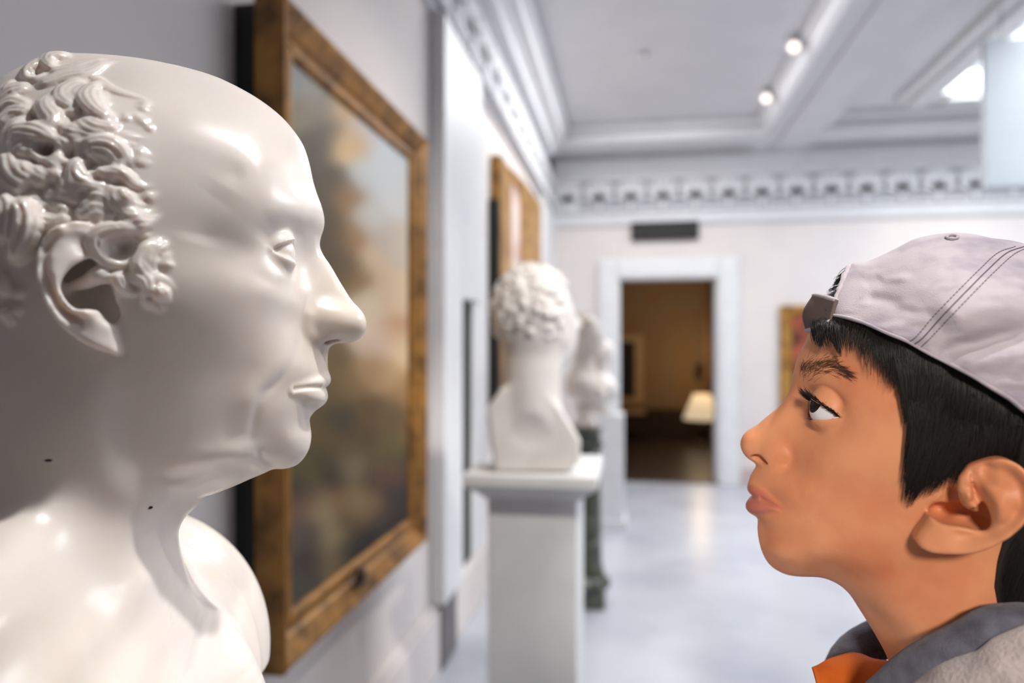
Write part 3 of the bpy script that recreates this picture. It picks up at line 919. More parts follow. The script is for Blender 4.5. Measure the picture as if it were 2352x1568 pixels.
def hair_bust(fr, F):
    A = lambda pts: [(x / 4.238, 110 + y / 4.238) for x, y in pts]
    B = lambda pts: [(x / 3.824, 440 + y / 3.824) for x, y in pts]
    locks = [  # points, widths (mm, start/middle/end), strands, lift
        (A([(520, 380), (450, 500), (450, 600), (510, 690), (480, 760), (380, 790), (220, 780)]), (6, 9, 5), 2, 3),
        (A([(720, 110), (620, 75), (520, 80), (470, 130), (520, 180), (600, 160)]), (5, 9, 4), 2, 1),
        (A([(480, 190), (400, 140), (320, 180), (290, 250), (350, 300), (410, 260), (370, 220)]), (5, 8, 3), 2, 1),
        (A([(1230, 110), (1000, 160), (860, 240), (620, 280), (430, 340), (260, 360)]), (4, 9, 6), 3, 0),
        (A([(1150, 130), (950, 130), (750, 190), (560, 230), (430, 270)]), (3, 7, 5), 3, 0),
        (A([(870, 230), (960, 320), (1130, 420), (1350, 480), (1550, 550), (1655, 620)]), (6, 4, 1.5), 1, 0),
        (A([(920, 310), (760, 340), (640, 400), (600, 480), (680, 545), (830, 560)]), (4, 8, 5), 2, 2),
        (A([(930, 350), (800, 380), (730, 440), (770, 510), (880, 530)]), (4, 6, 4), 2, 1),
        (A([(1080, 400), (960, 380), (880, 460), (920, 580), (1050, 680), (1220, 710)]), (5, 10, 4), 2, 3),
        (A([(1080, 430), (1010, 450), (995, 540), (1070, 620)]), (3, 5, 3), 2, 1),
        (A([(810, 630), (850, 720), (950, 775), (1080, 775), (1220, 730)]), (4, 7, 3), 2, 3),
        (A([(740, 640), (760, 740), (870, 820), (1000, 850), (1130, 800)]), (5, 8, 4), 2, 2),
        (A([(650, 600), (640, 720), (720, 820), (840, 870), (910, 920)]), (6, 8, 3), 2, 1),
        (A([(340, 590), (220, 555), (110, 545), (10, 600), (-60, 680)]), (4, 8, 6), 2, 2),
        (A([(340, 650), (240, 625), (120, 640), (20, 720), (-60, 800)]), (4, 8, 6), 2, 2),
        (A([(350, 720), (240, 710), (140, 760), (60, 850), (-40, 900)]), (4, 9, 6), 2, 0),
        (A([(340, 410), (220, 400), (110, 440), (20, 520), (-60, 560)]), (5, 10, 7), 3, 1),
        (A([(200, 330), (110, 360), (60, 430), (110, 490), (190, 470)]), (4, 8, 4), 2, 1),
        (A([(20, 900), (150, 840), (300, 825), (430, 855), (500, 930), (470, 990)]), (7, 11, 4), 3, 4),
        (A([(60, 1010), (160, 930), (290, 895), (400, 920), (440, 970)]), (6, 9, 4), 2, 3),
        (A([(100, 1090), (190, 1000), (300, 960), (400, 1000)]), (5, 8, 4), 2, 3),
        (A([(290, 1090), (370, 1040), (450, 1070), (490, 1120)]), (5, 8, 3), 2, 3),
        (A([(500, 900), (600, 930), (650, 1000), (700, 1080)]), (5, 9, 3), 2, 2),
        (A([(460, 1050), (550, 1055), (630, 1110), (720, 1085)]), (4, 6, 2), 2, 3),
        (A([(40, 980), (50, 1100), (110, 1240), (220, 1350), (330, 1400)]), (8, 12, 8), 3, 2),
        (A([(180, 1080), (200, 1180), (270, 1270), (380, 1330)]), (7, 10, 7), 2, 3),
        (A([(300, 1130), (350, 1220), (440, 1290), (520, 1350)]), (6, 9, 5), 2, 2),
        (A([(430, 1170), (500, 1130), (570, 1150), (650, 1170)]), (4, 7, 3), 2, 3),
        (A([(550, 1340), (530, 1260), (580, 1200), (650, 1185)]), (4, 7, 3), 2, 3),
        (A([(560, 810), (680, 820), (800, 850), (910, 925)]), (6, 9, 3), 3, 2),
        (A([(640, 960), (720, 930), (820, 900), (910, 930)]), (4, 8, 3), 3, 2),
        (A([(700, 1080), (730, 1010), (800, 960), (900, 940)]), (4, 6, 3), 2, 1),
        (A([(740, 1070), (850, 970), (1000, 935), (1150, 980), (1250, 1100), (1330, 1190), (1460, 1230)]), (5, 8, 2), 2, 4),
        (A([(760, 1110), (880, 1030), (1010, 1040), (1110, 1120), (1230, 1220), (1380, 1290)]), (5, 10, 3), 2, 2),
        (A([(920, 920), (1050, 870), (1250, 860), (1400, 870), (1530, 840)]), (3, 5, 1.5), 2, 0),
        (A([(930, 940), (1150, 910), (1300, 940), (1460, 935)]), (3, 5, 1.5), 2, 0),
        (A([(1150, 960), (1260, 1040), (1380, 1105), (1480, 1115), (1570, 1070)]), (3, 4, 1.5), 1, 1),
        (A([(1200, 980), (1330, 1020), (1450, 1040), (1560, 1000)]), (3, 4, 1.2), 1, .5),
        (A([(1270, 590), (1370, 575), (1450, 610), (1530, 615)]), (2.5, 3, 1.2), 1, .5),
        (A([(1280, 760), (1400, 700), (1530, 650)]), (3, 3.5, 1.2), 1, .5),
        (A([(1380, 810), (1460, 770), (1560, 740)]), (2.5, 3, 1.2), 1, .5),
        (A([(1090, 640), (1200, 680), (1300, 640), (1420, 640)]), (3, 3.5, 1.2), 1, .5),
        (A([(1240, 720), (1350, 660), (1480, 640)]), (2.5, 3, 1.2), 1, .3),
        (A([(1240, 540), (1380, 530), (1480, 560), (1560, 600)]), (2.5, 3, 1), 1, .3),
        (A([(900, 1130), (800, 1120), (750, 1200), (800, 1300), (910, 1340), (1020, 1360), (1090, 1420)]), (5, 8, 4), 2, 4),
        (A([(720, 1210), (710, 1300), (770, 1370), (830, 1460)]), (4, 7, 3), 2, 4),
        (A([(640, 1240), (650, 1330), (740, 1400), (820, 1470)]), (4, 7, 3), 2, 3),
        (A([(900, 1150), (980, 1180), (990, 1220), (910, 1250), (880, 1300)]), (5, 7, 3), 2, 3),
        (A([(910, 1290), (1000, 1230), (1120, 1215), (1240, 1280), (1360, 1345), (1480, 1340), (1600, 1290)]), (4, 7, 1.5), 2, 3),
        (A([(1100, 1350), (1090, 1290), (1170, 1255), (1230, 1290)]), (4, 6, 2), 1, 1),
        (A([(1240, 1310), (1200, 1400), (1270, 1500), (1400, 1535), (1540, 1490)]), (4, 7, 1.5), 2, 4),
        (A([(1180, 1320), (1110, 1390), (1130, 1500), (1200, 1560), (1300, 1590)]), (4, 7, 4), 2, 3),
        (A([(1120, 1350), (1060, 1420), (1090, 1530)]), (3, 5, 3), 1, 2),
        (A([(830, 1475), (920, 1445), (1020, 1465), (1100, 1540)]), (4, 7, 3), 2, 3),
        (A([(1300, 1440), (1420, 1460), (1530, 1420), (1640, 1350)]), (2, 3, 1), 1, .5),
        (B([(690, 200), (800, 140), (900, 125), (1010, 160)]), (5, 8, 4), 2, 2),
        (B([(640, 260), (760, 210), (880, 190), (1000, 210)]), (6, 9, 5), 2, 1),
        (B([(1000, 150), (1180, 225), (1300, 195), (1440, 110)]), (6, 7, 1.5), 2, 3),
        (B([(1000, 220), (1200, 270), (1350, 240), (1500, 150)]), (6, 8, 1.5), 2, 2),
        (B([(1400, 330), (1300, 390), (1180, 330), (1020, 340), (890, 380), (840, 460), (880, 570), (980, 630), (1090, 640), (1180, 590), (1270, 480), (1420, 360)]), (3, 8, 2), 2, 5),
        (B([(1150, 370), (1030, 400), (985, 470), (1010, 550)]), (3, 5, 3), 1, 3),
        (B([(1510, 370), (1370, 440), (1250, 550), (1230, 660), (1310, 750), (1440, 780), (1530, 860), (1545, 960)]), (2, 7, 5), 2, 4),
        (B([(1530, 420), (1420, 480), (1320, 580), (1330, 690), (1420, 760), (1510, 800)]), (2, 6, 4), 2, 3),
        (B([(1550, 520), (1460, 570), (1430, 650), (1490, 720), (1570, 705)]), (2, 5, 2), 2, 2),
        (B([(1560, 580), (1490, 620), (1500, 680), (1560, 690)]), (2, 4, 2), 1, 1.5),
        (B([(1040, 660), (1050, 760), (1100, 840), (1180, 850), (1200, 800)]), (5, 7, 4), 2, 3),
        (B([(1180, 650), (1200, 740), (1270, 800), (1260, 880), (1190, 900)]), (5, 8, 4), 2, 3),
        (B([(1330, 820), (1400, 880), (1460, 960), (1510, 1000)]), (5, 7, 4), 2, 3),
        (B([(1240, 1010), (1320, 960), (1390, 880)]), (3, 6, 3), 2, 1),
        (B([(1330, 1040), (1420, 1010), (1500, 990)]), (3, 5, 3), 1, 1),
        (B([(-60, 60), (40, 130), (70, 250), (40, 380), (-40, 460)]), (9, 11, 8), 2, 7),
        (B([(80, 40), (180, 150), (230, 280), (210, 420), (130, 540), (40, 500)]), (9, 13, 7), 3, 9),
        (B([(180, 60), (260, 180), (330, 240), (420, 220)]), (7, 9, 6), 2, 2),
        (B([(300, 120), (350, 220), (450, 265), (570, 235), (640, 170)]), (6, 9, 5), 2, 2),
        (B([(400, 60), (440, 140), (540, 150), (600, 80)]), (6, 8, 5), 2, 2),
        (B([(560, 130), (600, 60), (700, 60), (740, 110)]), (5, 7, 4), 2, 1),
        (B([(40, 980), (70, 1090), (140, 1190)]), (5, 6, 2), 2, 1),
        (B([(100, 1110), (130, 1040), (230, 1000)]), (3, 4, 2), 1, 1),
        (B([(90, 940), (160, 880), (260, 880)]), (3, 5, 2), 1, 1),
        (B([(-40, 700), (20, 820), (40, 960)]), (6, 7, 4), 2, 1),
    ]
    R = F.base
    rng = np.random.default_rng(21)
    # small filler curls underneath
    fill = []
    for k in range(130):
        x, y = rng.uniform(-60, 275), rng.uniform(150, 560)
        a0 = rng.uniform(0, 6.28); cv = rng.choice([-1, 1]) * rng.uniform(.02, .05)
        q = [(x, y)]
        for i in range(5):
            a0 += cv * 12
            q.append((q[-1][0] + 12 * math.cos(a0), q[-1][1] + 12 * math.sin(a0)))
        fill.append((q, (3, rng.uniform(4, 7), 2), 2, rng.uniform(-.5, .8)))
    # the back of the head, out of the picture
    for k in range(170):
        x, y = rng.uniform(-300, -45), rng.uniform(250, 850)
        a0 = rng.uniform(0, 6.28); cv = rng.choice([-1, 1]) * rng.uniform(.02, .05)
        q = [(x, y)]
        for i in range(6):
            a0 += cv * 14
            q.append((q[-1][0] + 14 * math.cos(a0), q[-1][1] + 14 * math.sin(a0)))
        fill.append((q, (4, rng.uniform(7, 10), 4), 2, rng.uniform(0, 3.5)))
    allc, meta = [], []
    for i, (px, wd, ns, lift) in enumerate(fill + locks):
        c = catmull(np.array(px, float), 6)
        allc.append(c); meta.append((wd, ns, lift, i < len(fill)))
    A_ = np.concatenate(allc)
    S = F.surf(fr, A_[:, 0], A_[:, 1])
    Q = R.Q
    H = np.full(len(Q), 0.0)
    ins = 1 / (1 + np.exp(-np.clip(R.hair_sd / 2.0, -30, 30)))
    i0 = 0
    for c, (wd, ns, lift, isf) in zip(allc, meta):
        s3 = S[i0:i0 + len(c)]; i0 += len(c)
        uv = s3[:, [0, 2]].copy()
        for _ in range(2): uv[1:-1] = (uv[:-2] + 2 * uv[1:-1] + uv[2:]) / 4
        W = max(wd) * .62
        lo, hi = uv.min(0) - W - 1, uv.max(0) + W + 1
        m = np.nonzero((Q >= lo).all(1) & (Q <= hi).all(1))[0]
        if not len(m): continue
        d, side, t = poly_dist(Q[m], uv)
        hw = np.interp(t, [0, .45, 1], wd) * (.56 if max(wd) >= 4.6 else .8)
        e1 = 1.7 if c[-1][0] > 325 else 4.5
        end = np.clip(np.minimum(t * (2.2 if max(wd) < 4.6 else 4.5), (1 - t) * e1), 0, 1); end = end * end * (3 - 2 * end)
        hw = np.maximum(hw * (.2 + .8 * end), .35)
        x = d * side / hw
        inside = np.abs(x) < 1
        thin = max(wd) < 5.6
        if thin: lift = 0
        n_ = 2 if max(wd) < 6 else (3 if max(wd) < 9 else 4)
        ph = rng.uniform(-.12, .12)
        wob = .10 * np.sin(t * 9 + ph * 30)
        stri = np.abs(np.sin(math.pi * n_ * ((x + 1) / 2 + ph + wob * .4))) ** .7
        if thin: stri = 1.0 + 0 * x
        dome = np.sqrt(np.maximum(1 - x * x, 0)) ** .8
        h = lift * .62 * end + hw * dome * (.55 if thin else .92) * (.48 + .45 * stri + .10 * np.cos(x * 1.5)) - (1 - end) * .5
        h = np.where(inside, h * (.35 + .65 * end), -9)
        if isf: h = np.where(ins[m] > .5, h, -9)
        H[m] = np.maximum(H[m], h)
    H = H.reshape(R.nu, R.nv)
    R.disp += blur2(H, 1) * .5 + H * .5
    # hollows: the drilled spiral and the eyes of the loops
    for (x, y), r, dp in ((A([(440, 1010)])[0], 2.6, 9), (B([(1085, 505)])[0], 3.6, 5), (A([(330, 255)])[0], 2.5, 4), (A([(690, 700)])[0], 3.0, 4), (A([(300, 680)])[0], 3.2, 4), (A([(690, 1020)])[0], 2.6, 4), (A([(1000, 1120)])[0], 3.2, 3), (A([(960, 1280)])[0], 2.2, 3), (A([(1180, 1310)])[0], 2.0, 3), (B([(1200, 850)])[0], 2.0, 3), (B([(450, 150)])[0], 3, 3)):
        c = F.surf(fr, x, y)[0]
        R.disp -= (dp * np.exp(-(((Q[:, 0] - c[0]) / r) ** 2 + ((Q[:, 1] - c[2]) / r) ** 2))).reshape(R.nu, R.nv)
    R.finish()


def build_bust():
    fr, F = build_bust_field()
    hair_bust(fr, F)
    ear_bust(fr, F)
    base = at_depth(160, 800, 0.42); base[2] = 0
    lo = np.array([-205., -230., -262.]); hi = np.array([95., 182., 160.])
    F.add(Ell((0, 0, -760), (900, 900, 520)), 6, 'cut', False)
    F.add(Ell((-1090, 0, -100), (900, 900, 900)), 8, 'cut', False)
    V, Q = F.mesh(lo, hi, 1.5, 1)
    print('bust', V.min(0), V.max(0), len(V))
    root = empty('marble_bust', base, 'large white marble bust of a balding man with curly hair, nearest the camera', 'bust', )
    sculpt('figure', fr, V, Q, M['marble'], root)
    for (x, y), a in (((111, 1057), 2.6), ((342, 1166), 3.0)):
        c = F.surf(fr, x, y)[0]
        mb = MB(); v = []; f = []
        P0 = fr.world(c + np.array([0, .12, 0])); n_ = 14
        for k in range(n_):
            th = 2 * math.pi * k / n_
            v.append(P0 + (fr.U * math.cos(th) * 1.0 + fr.V * math.sin(th) * .38) * a * .55 * .001)
        v += [p_ - fr.W * .0012 for p_ in v]
        f = [tuple(range(n_)), tuple(reversed(range(n_, 2 * n_)))] + [(k, n_ + k, n_ + (k + 1) % n_, (k + 1) % n_) for k in range(n_)]
        mb.add(v, f).build('chip', M['black'], root)['label'] = 'small dark chip in the marble'
    return fr, F, root
# ------------------------------------------------------------------ THE BOY
class Offset:
    def __init__(s, base, o): s.b, s.o = base, o
    def dist(s, P, cubic=False): return s.b.dist(P, cubic) - s.o


class Region:
    """what lies inside a closed (u,v) outline, for any w"""
    def __init__(s, poly, step=1.0, pad=30):
        poly = np.asarray(poly, float)
        s.h = step
        s.u0, s.v0 = poly.min(0) - pad
        u1, v1 = poly.max(0) + pad
        s.nu = int((u1 - s.u0) / step) + 1; s.nv = int((v1 - s.v0) / step) + 1
        Q = np.stack(np.meshgrid(s.u0 + np.arange(s.nu) * step, s.v0 + np.arange(s.nv) * step, indexing='ij'), -1).reshape(-1, 2)
        s.sd = poly_sdf(Q, poly).reshape(s.nu, s.nv)
        s.lo = np.array([s.u0, -200., s.v0]); s.hi = np.array([u1, 200., v1])
    samp = Relief.samp
    def dist(s, P, cubic=False): return -s.samp(s.sd, P[:, 0], P[:, 2], cubic)


class Inter:
    def __init__(s, a, b, k): s.a, s.b, s.k = a, b, k
    def dist(s, P, cubic=False): return smax(s.a.dist(P, cubic), s.b.dist(P, cubic), s.k)


def boy_relief():
    fr = view_frame(1850, 1900, 1000, 0.39, -1)
    out = [(1858, 757), (1853, 778), (1841, 801), (1830.5, 822), (1825.5, 843), (1820, 867), (1814, 891), (1805.5, 911), (1791, 931), (1769, 950), (1744, 971),
           (1720, 993), (1708.5, 1014), (1710.5, 1033), (1719, 1049), (1733, 1061.5), (1736.5, 1069), (1729, 1082), (1722, 1096), (1720.5, 1110), (1725.5, 1126), (1734.5, 1135), (1738.5, 1139.5),
           (1727, 1146), (1719, 1158), (1720.5, 1170), (1731, 1180), (1740, 1190), (1740, 1213), (1742.5, 1236), (1750.5, 1266), (1765, 1292), (1786, 1309), (1812, 1319), (1842, 1322), (1880, 1322.5),
           (1906, 1329), (1931, 1343), (1952, 1364), (1974, 1398), (1999, 1437), (2016, 1466), (2032, 1496), (2041, 1520), (2046, 1560), (2060, 1640), (2200, 1700), (2420, 1690), (2560, 1600),
           (2550, 1450), (2560, 1330), (2640, 1220), (2715, 1080), (2735, 940), (2690, 800), (2590, 690), (2470, 620), (2350, 592), (2230, 582), (2120, 590), (2020, 622), (1930, 672), (1880, 715)]
    ctrl = [(2200, 606, 22), (2200, 680, 50), (2200, 780, 64), (2400, 640, 26), (2400, 720, 54), (2400, 820, 67), (2080, 622, 22), (2070, 690, 42), (2080, 780, 58), (1980, 700, 28), (1970, 770, 45), (1900, 760, 30),
            (2550, 800, 50), (2560, 950, 55), (2460, 920, 68), (2460, 1050, 66), (2650, 900, 34), (2640, 1050, 34), (2560, 1150, 48), (2300, 900, 69), (2200, 880, 66),
            (1868, 790, 18), (1895, 800, 29), (1940, 810, 42), (2030, 830, 55), (2110, 870, 61),
            # brow
            (1838, 830, 9), (1850, 840, 18), (1880, 842, 30), (1930, 850, 42), (1985, 865, 51), (2050, 890, 57), (2130, 930, 62),
            # nose root, eye hollow
            (1823, 885, 7.5), (1833, 900, 11), (1845, 915, 15), (1852, 945, 19), (1862, 885, 26), (1890, 885, 35), (1930, 900, 44), (1955, 930, 49), (1870, 985, 27), (1905, 990, 37), (1955, 990, 47), (2040, 990, 56), (2130, 1000, 61),
            # nose
            (1797, 936, 6.5), (1812, 942, 10), (1832, 955, 14), (1768, 965, 7.5), (1787, 975, 12), (1812, 985, 16), (1835, 1000, 21), (1740, 988, 7.5), (1727, 1005, 8), (1760, 1003, 12), (1785, 1030, 15), (1802, 1042, 17), (1822, 1035, 20),
            (1716, 1020, 6), (1730, 1050, 6), (1745, 1055, 9), (1772, 1060, 13), (1805, 1068, 17),
            # cheeks
            (1840, 1040, 25), (1866, 1040, 32), (1915, 1040, 42), (1985, 1050, 51), (2060, 1060, 57), (2150, 1080, 61), (2300, 1080, 66),
            # upper lip
            (1738, 1085, 7), (1729, 1105, 7), (1752, 1090, 13), (1745, 1115, 13), (1778, 1100, 20), (1812, 1100, 26), (1852, 1110, 33), (1920, 1120, 42), (2000, 1130, 48), (2090, 1150, 54), (2200, 1180, 59),
            (1756, 1142, 13), (1772, 1153, 18), (1788, 1163, 22.5), (1812, 1165, 27.5),
            (1729, 1168, 7), (1742, 1180, 12), (1762, 1186, 17), (1787, 1192, 22), (1832, 1192, 30), (1900, 1200, 38), (1990, 1210, 45), (2080, 1230, 50), (2200, 1250, 55),
            (1750, 1202, 7), (1762, 1212, 13), (1787, 1228, 19),
            # chin, jaw
            (1754, 1245, 7), (1767, 1262, 14), (1792, 1277, 20), (1832, 1277, 26), (1892, 1280, 32), (1970, 1290, 38), (2060, 1300, 44), (2160, 1310, 49), (1802, 1302, 12), (1842, 1308, 17), (1890, 1312, 17), (1950, 1338, 20), (2040, 1350, 38),
            # neck
            (1992, 1398, 13), (2022, 1402, 27), (2085, 1402, 40), (2180, 1400, 48), (2300, 1400, 50), (2420, 1400, 40), (2052, 1505, 12), (2090, 1512, 30), (2180, 1520, 44), (2300, 1520, 48), (2430, 1520, 38), (2280, 1300, 53), (2420, 1280, 48)]
    return fr, Relief(fr, out, ctrl, step=1.0, L=18.0)


def build_boy_body():
    fr, R = boy_relief()
    L = lambda x, y, w: fr.loc(x, y, w)
    R.stroke([(1838, 845), (1870, 838), (1910, 838), (1960, 850)], [10, 24, 36, 48], .8, 5)
    R.stroke([(1862, 905), (1885, 893), (1908, 900), (1928, 917), (1942, 940)], [27, 35, 39, 44, 46], -2.6, 1.7)
    R.stroke([(1858, 972), (1880, 984), (1910, 983), (1935, 972)], [22, 30, 37, 43], -.35, 3)
    R.stroke([(1822, 1050), (1832, 1080), (1826, 1110), (1815, 1140)], [21, 25, 27, 27], -.45, 4)
    R.stroke([(1795, 1165), (1812, 1175), (1822, 1195)], [24, 27, 28], -.35, 4)
    R.stroke([(1808, 1020), (1820, 1045), (1815, 1064), (1802, 1074)], [18, 20.5, 19, 16], -1.3, 1.8)
    R.blob(1930, 1060, 43, 1.0, 14, 12)
    R.stroke([(2120, 1290), (2030, 1330), (1960, 1338)], [50, 42, 22], -1.0, 7)
    R.stroke([(2250, 1290), (2200, 1400), (2130, 1500), (2080, 1560)], [55, 50, 42, 26], 1.5, 10)
    R.finish()
    F = Field(R)
    # nose tip, wing, nostril
    F.add(Ell(L(1733, 1020, 2), (7.0, 8.0, 7.4)), 5)
    F.add(Ell(L(1788, 1043, 12.2), (6.8, 4.8, 5.8)), 8)
    F.add(Tube([L(1734, 1046, 6.5), L(1748, 1051, 9), L(1762, 1057, 11.5), L(1774, 1064, 13)], [1.6, 2.3, 2.0, 1.2]), 1.8, 'cut')
    # lips
    F.add(Tube([L(1732, 1122, 0), L(1737, 1124, 7), L(1752, 1135, 13), L(1770, 1149, 18), L(1786, 1161, 22)], [3.4, 3.3, 2.8, 1.8, .7]), 3.5)
    F.add(Tube([L(1730, 1161, 0), L(1734, 1161, 7), L(1748, 1163, 13.5), L(1767, 1165, 18.5), L(1786, 1165, 22)], [3.8, 3.8, 3.3, 2.0, .7]), 3.5)
    q = catmull(np.array([(1747, 1143.5), (1757, 1149), (1769, 1156), (1779, 1161.5), (1786, 1165)]), 3)
    q3 = F.surf(fr, q[:, 0], q[:, 1], n=301)
    for _ in range(2): q3[1:-1] = (q3[:-2] + 2 * q3[1:-1] + q3[2:]) / 4
    F.add(Tube(q3, np.linspace(.8, 1.15, len(q3)), sub=1), 1.6, 'cut')
    # eye opening and lids
    ce = L(1916, 940, 30)
    nrm = lambda a, b: np.array([-(b[2] - a[2]), 0, b[0] - a[0]]) * (1 if b[0] > a[0] else -1)
    ua, ub = L(1869, 920, 31), L(1928, 955, 41)
    la, lb = L(1864, 962, 30), L(1928, 959, 41)
    nu_, nl_ = nrm(ua, ub), nrm(la, lb)
    F.add(Cut(Ell(ce, (13.5, 13.2, 13.2)), ua, nu_), 1.8)
    F.add(Cut(Ell(ce + np.array([0, .2, -.3]), (12.8, 12.8, 12.5)), la, -nl_), 3.5)
    F.add(Cut(Cut(Ell(ce, 16.5), ua, -nu_, .5), la, nl_, .5), .6, 'cut')
    # torso and shoulders under the clothes, legs (hidden by the jacket and below the frame)
    # ear
    E = lambda pts: [(2040 + x / 5.6, 1020 + y / 5.6) for x, y in pts]
    outl = E([(1040, 290), (960, 420), (930, 520), (880, 590), (760, 640), (640, 740), (540, 860), (470, 1000), (390, 1110), (355, 1220), (400, 1320), (520, 1390), (700, 1415), (950, 1420),
              (1150, 1395), (1350, 1330), (1550, 1220), (1720, 1080), (1850, 880), (1900, 650), (1850, 450), (1720, 290), (1560, 210), (1400, 190), (1200, 230)])
    wo = np.array([76, 73, 71, 70, 69, 68, 67, 66, 65, 66, 68, 70, 72, 75, 78, 82, 86, 89, 91, 92, 91, 88, 85, 82, 79]) - 2
    ctrl = []
    def C(pts, ws): ctrl.extend([(x, y, w) for (x, y), w in zip(E(pts), ws)])
    C([(1080, 290), (1200, 250), (1400, 220), (1560, 240), (1700, 320), (1820, 470), (1860, 650), (1810, 860), (1690, 1060), (1520, 1200), (1330, 1300), (1130, 1370), (950, 1390), (700, 1390), (520, 1360)],
      [77, 79, 82, 85, 88, 91, 92, 91, 89, 86, 82, 78, 75, 72, 70])
    C([(1500, 330), (1650, 480), (1700, 650), (1640, 850), (1500, 1050), (1300, 1190), (1050, 1220), (900, 1190)], [80, 84, 86, 85, 83, 79, 75, 73])
    C([(1150, 430), (1250, 600), (1340, 750), (1370, 900), (1320, 1050), (1200, 1110), (1000, 1090), (800, 1060), (680, 1000)], [79, 82, 85, 86, 84, 81, 77, 74, 72])
    C([(1500, 600), (1480, 800), (1400, 450)], [86, 86, 82])
    C([(1240, 400), (1200, 330)], [74, 74])
    C([(980, 500), (1000, 600), (800, 640), (700, 760), (600, 850), (480, 1050), (420, 1200)], [73, 72, 70.5, 70, 69, 67, 67])
    C([(600, 1180), (800, 1250), (560, 1270)], [71, 73, 70])
    P = Plate(fr, outl, wo, ctrl, 44, k=3.2)
    P.pool(E([(860, 620), (790, 730), (640, 830), (600, 900), (700, 1000), (880, 1030), (1060, 1080), (1220, 1080), (1310, 990), (1300, 800), (1240, 640), (1130, 470), (1090, 400), (1050, 430), (1060, 600), (1040, 700), (960, 620)]), 74, 11, .8)
    P.stroke(E([(1130, 420), (1210, 560), (1310, 700), (1360, 850), (1340, 1010), (1230, 1100), (1060, 1110), (900, 1060), (720, 1020)]), 82, 1.5, 2.0)
    P.stroke(E([(1000, 560), (1020, 680), (1090, 780), (1150, 850)]), 73, 5.0, 1.8)
    P.stroke(E([(1490, 330), (1660, 480), (1710, 650), (1650, 850), (1510, 1050), (1300, 1200), (1050, 1230), (880, 1190)]), 83, -1.9, 1.8)
    P.stroke(E([(1080, 400), (1120, 320), (1220, 280), (1400, 320)]), 79, -2.0, 1.5)
    F.add(P.finish(), 1.2)
    E1 = lambda x, y, w: fr.loc(2040 + x / 5.6, 1020 + y / 5.6, w)
    F.add(Ell(E1(950, 900, 63), (11, 9, 5.5)), 4, 'cut')
    F.add(Ell(E1(1190, 900, 68), (5, 8, 7)), 4, 'cut')
    F.add(Ell(E1(710, 880, 58), (5.5, 10, 4)), 3, 'cut')
    F.add(Tube([E1(840, 660, 62), E1(790, 760, 61)], [4, 4]), 2, 'cut')
    F.add(Tube([E1(1075, 430, 70), E1(1110, 560, 69)], [2.6, 2.6]), 2.5, 'cut')
    F.add(Tube([E1(1010, 480, 72), E1(1005, 600, 71), E1(1050, 720, 69), E1(1130, 830, 66)], [2.0, 2.0, 1.8, 1.2]), 6)
    F.add(Ell((0, 0, -690), (900, 900, 520)), 6, 'cut', False)
    return fr, R, F, ce, (ua, nu_, la, nl_)


def boy_hair(fr, R):
    L = lambda x, y, w: fr.loc(x, y, w)[..., [0, 2]]
    edge = [(1872, 735, 15), (1876, 758, 24), (1915, 757, 33), (1960, 764, 44), (2010, 784, 52), (2046, 830, 56), (2076, 890, 59), (2098, 950, 61), (2100, 1000, 61), (2088, 1060, 61), (2082, 1110, 61),
            (2100, 1120, 62), (2135, 1095, 64), (2190, 1090, 66), (2230, 1070, 68), (2290, 1075, 70), (2330, 1130, 72), (2322, 1235, 70), (2300, 1300, 64), (2290, 1360, 60), (2300, 1420, 58)]
    # up to a little above the lower edge of the cap, no farther
    up = [(2760, 1150, 0), (2600, 1060, 60), (2440, 970, 74), (2352, 916, 75), (2277, 866, 72), (2187, 815, 67), (2083, 760, 57), (1984, 718, 43), (1930, 640, 20), (1890, 668, 5)]
    poly = [L(*e) for e in edge] + [np.array(q) for q in [(-150, -95), (-190, -60)]] + [L(*e) for e in up]
    reg = Region(np.array(poly))
    F = Field(Inter(Offset(R, 4.0), reg, 8.0))
    return F


def hair_strands(fr, F, specs, name_seed=3):
    """specs: (root px line, tip px line, n, radius mm, lift mm, curl)"""
    rng = np.random.default_rng(name_seed)
    mb_v, mb_f = [], []
    allpx, cnt = [], []
    rads, lifts = [], []
    for roots, tips, n, rad, lift, bend in specs:
        r = catmull(np.array(roots, float), 12); t = catmull(np.array(tips, float), 12)
        for _ in range(n):
            a = rng.random()
            i = a * (len(r) - 1)
            K = max(3, n // 16)
            j = np.clip((round(a * K) + rng.normal(0, .22)) / K, 0, 1) * (len(t) - 1)
            p0 = r[int(i)] + (r[min(int(i) + 1, len(r) - 1)] - r[int(i)]) * (i % 1) + rng.normal(0, 3, 2)
            p1 = t[int(j)] + (t[min(int(j) + 1, len(t) - 1)] - t[int(j)]) * (j % 1)
            p1 = p0 + (p1 - p0) * (rng.uniform(.66, 1.12)) + rng.normal(0, 2, 2)
            s = np.linspace(0, 1, 7)[:, None]
            d = p1 - p0; nrm_ = np.array([-d[1], d[0]])
            q = p0 + d * s + nrm_ * (np.sin(s * math.pi) * (bend + rng.normal(0, .03)))
            allpx.append(q); rads.append(rad * rng.uniform(.7, 1.3)); lifts.append(lift * rng.uniform(.3, 1.2))
    A = np.concatenate(allpx)
    S = F.surf(fr, A[:, 0], A[:, 1], n=101)
    mb = MB()
    for k in range(len(allpx)):
        s = S[k * 7:(k + 1) * 7].copy()
        s[1:-1] = (s[:-2] + 2 * s[1:-1] + s[2:]) / 4
        s[:, 1] += lifts[k] * np.array([.2, .7, 1, 1, .9, .8, .7])
        w = fr.world(s)
        mb.tube(w, [rads[k] * .001 * f for f in (1, 1, 1, .9, .75, .5, .15)], 4, False)
    return mb
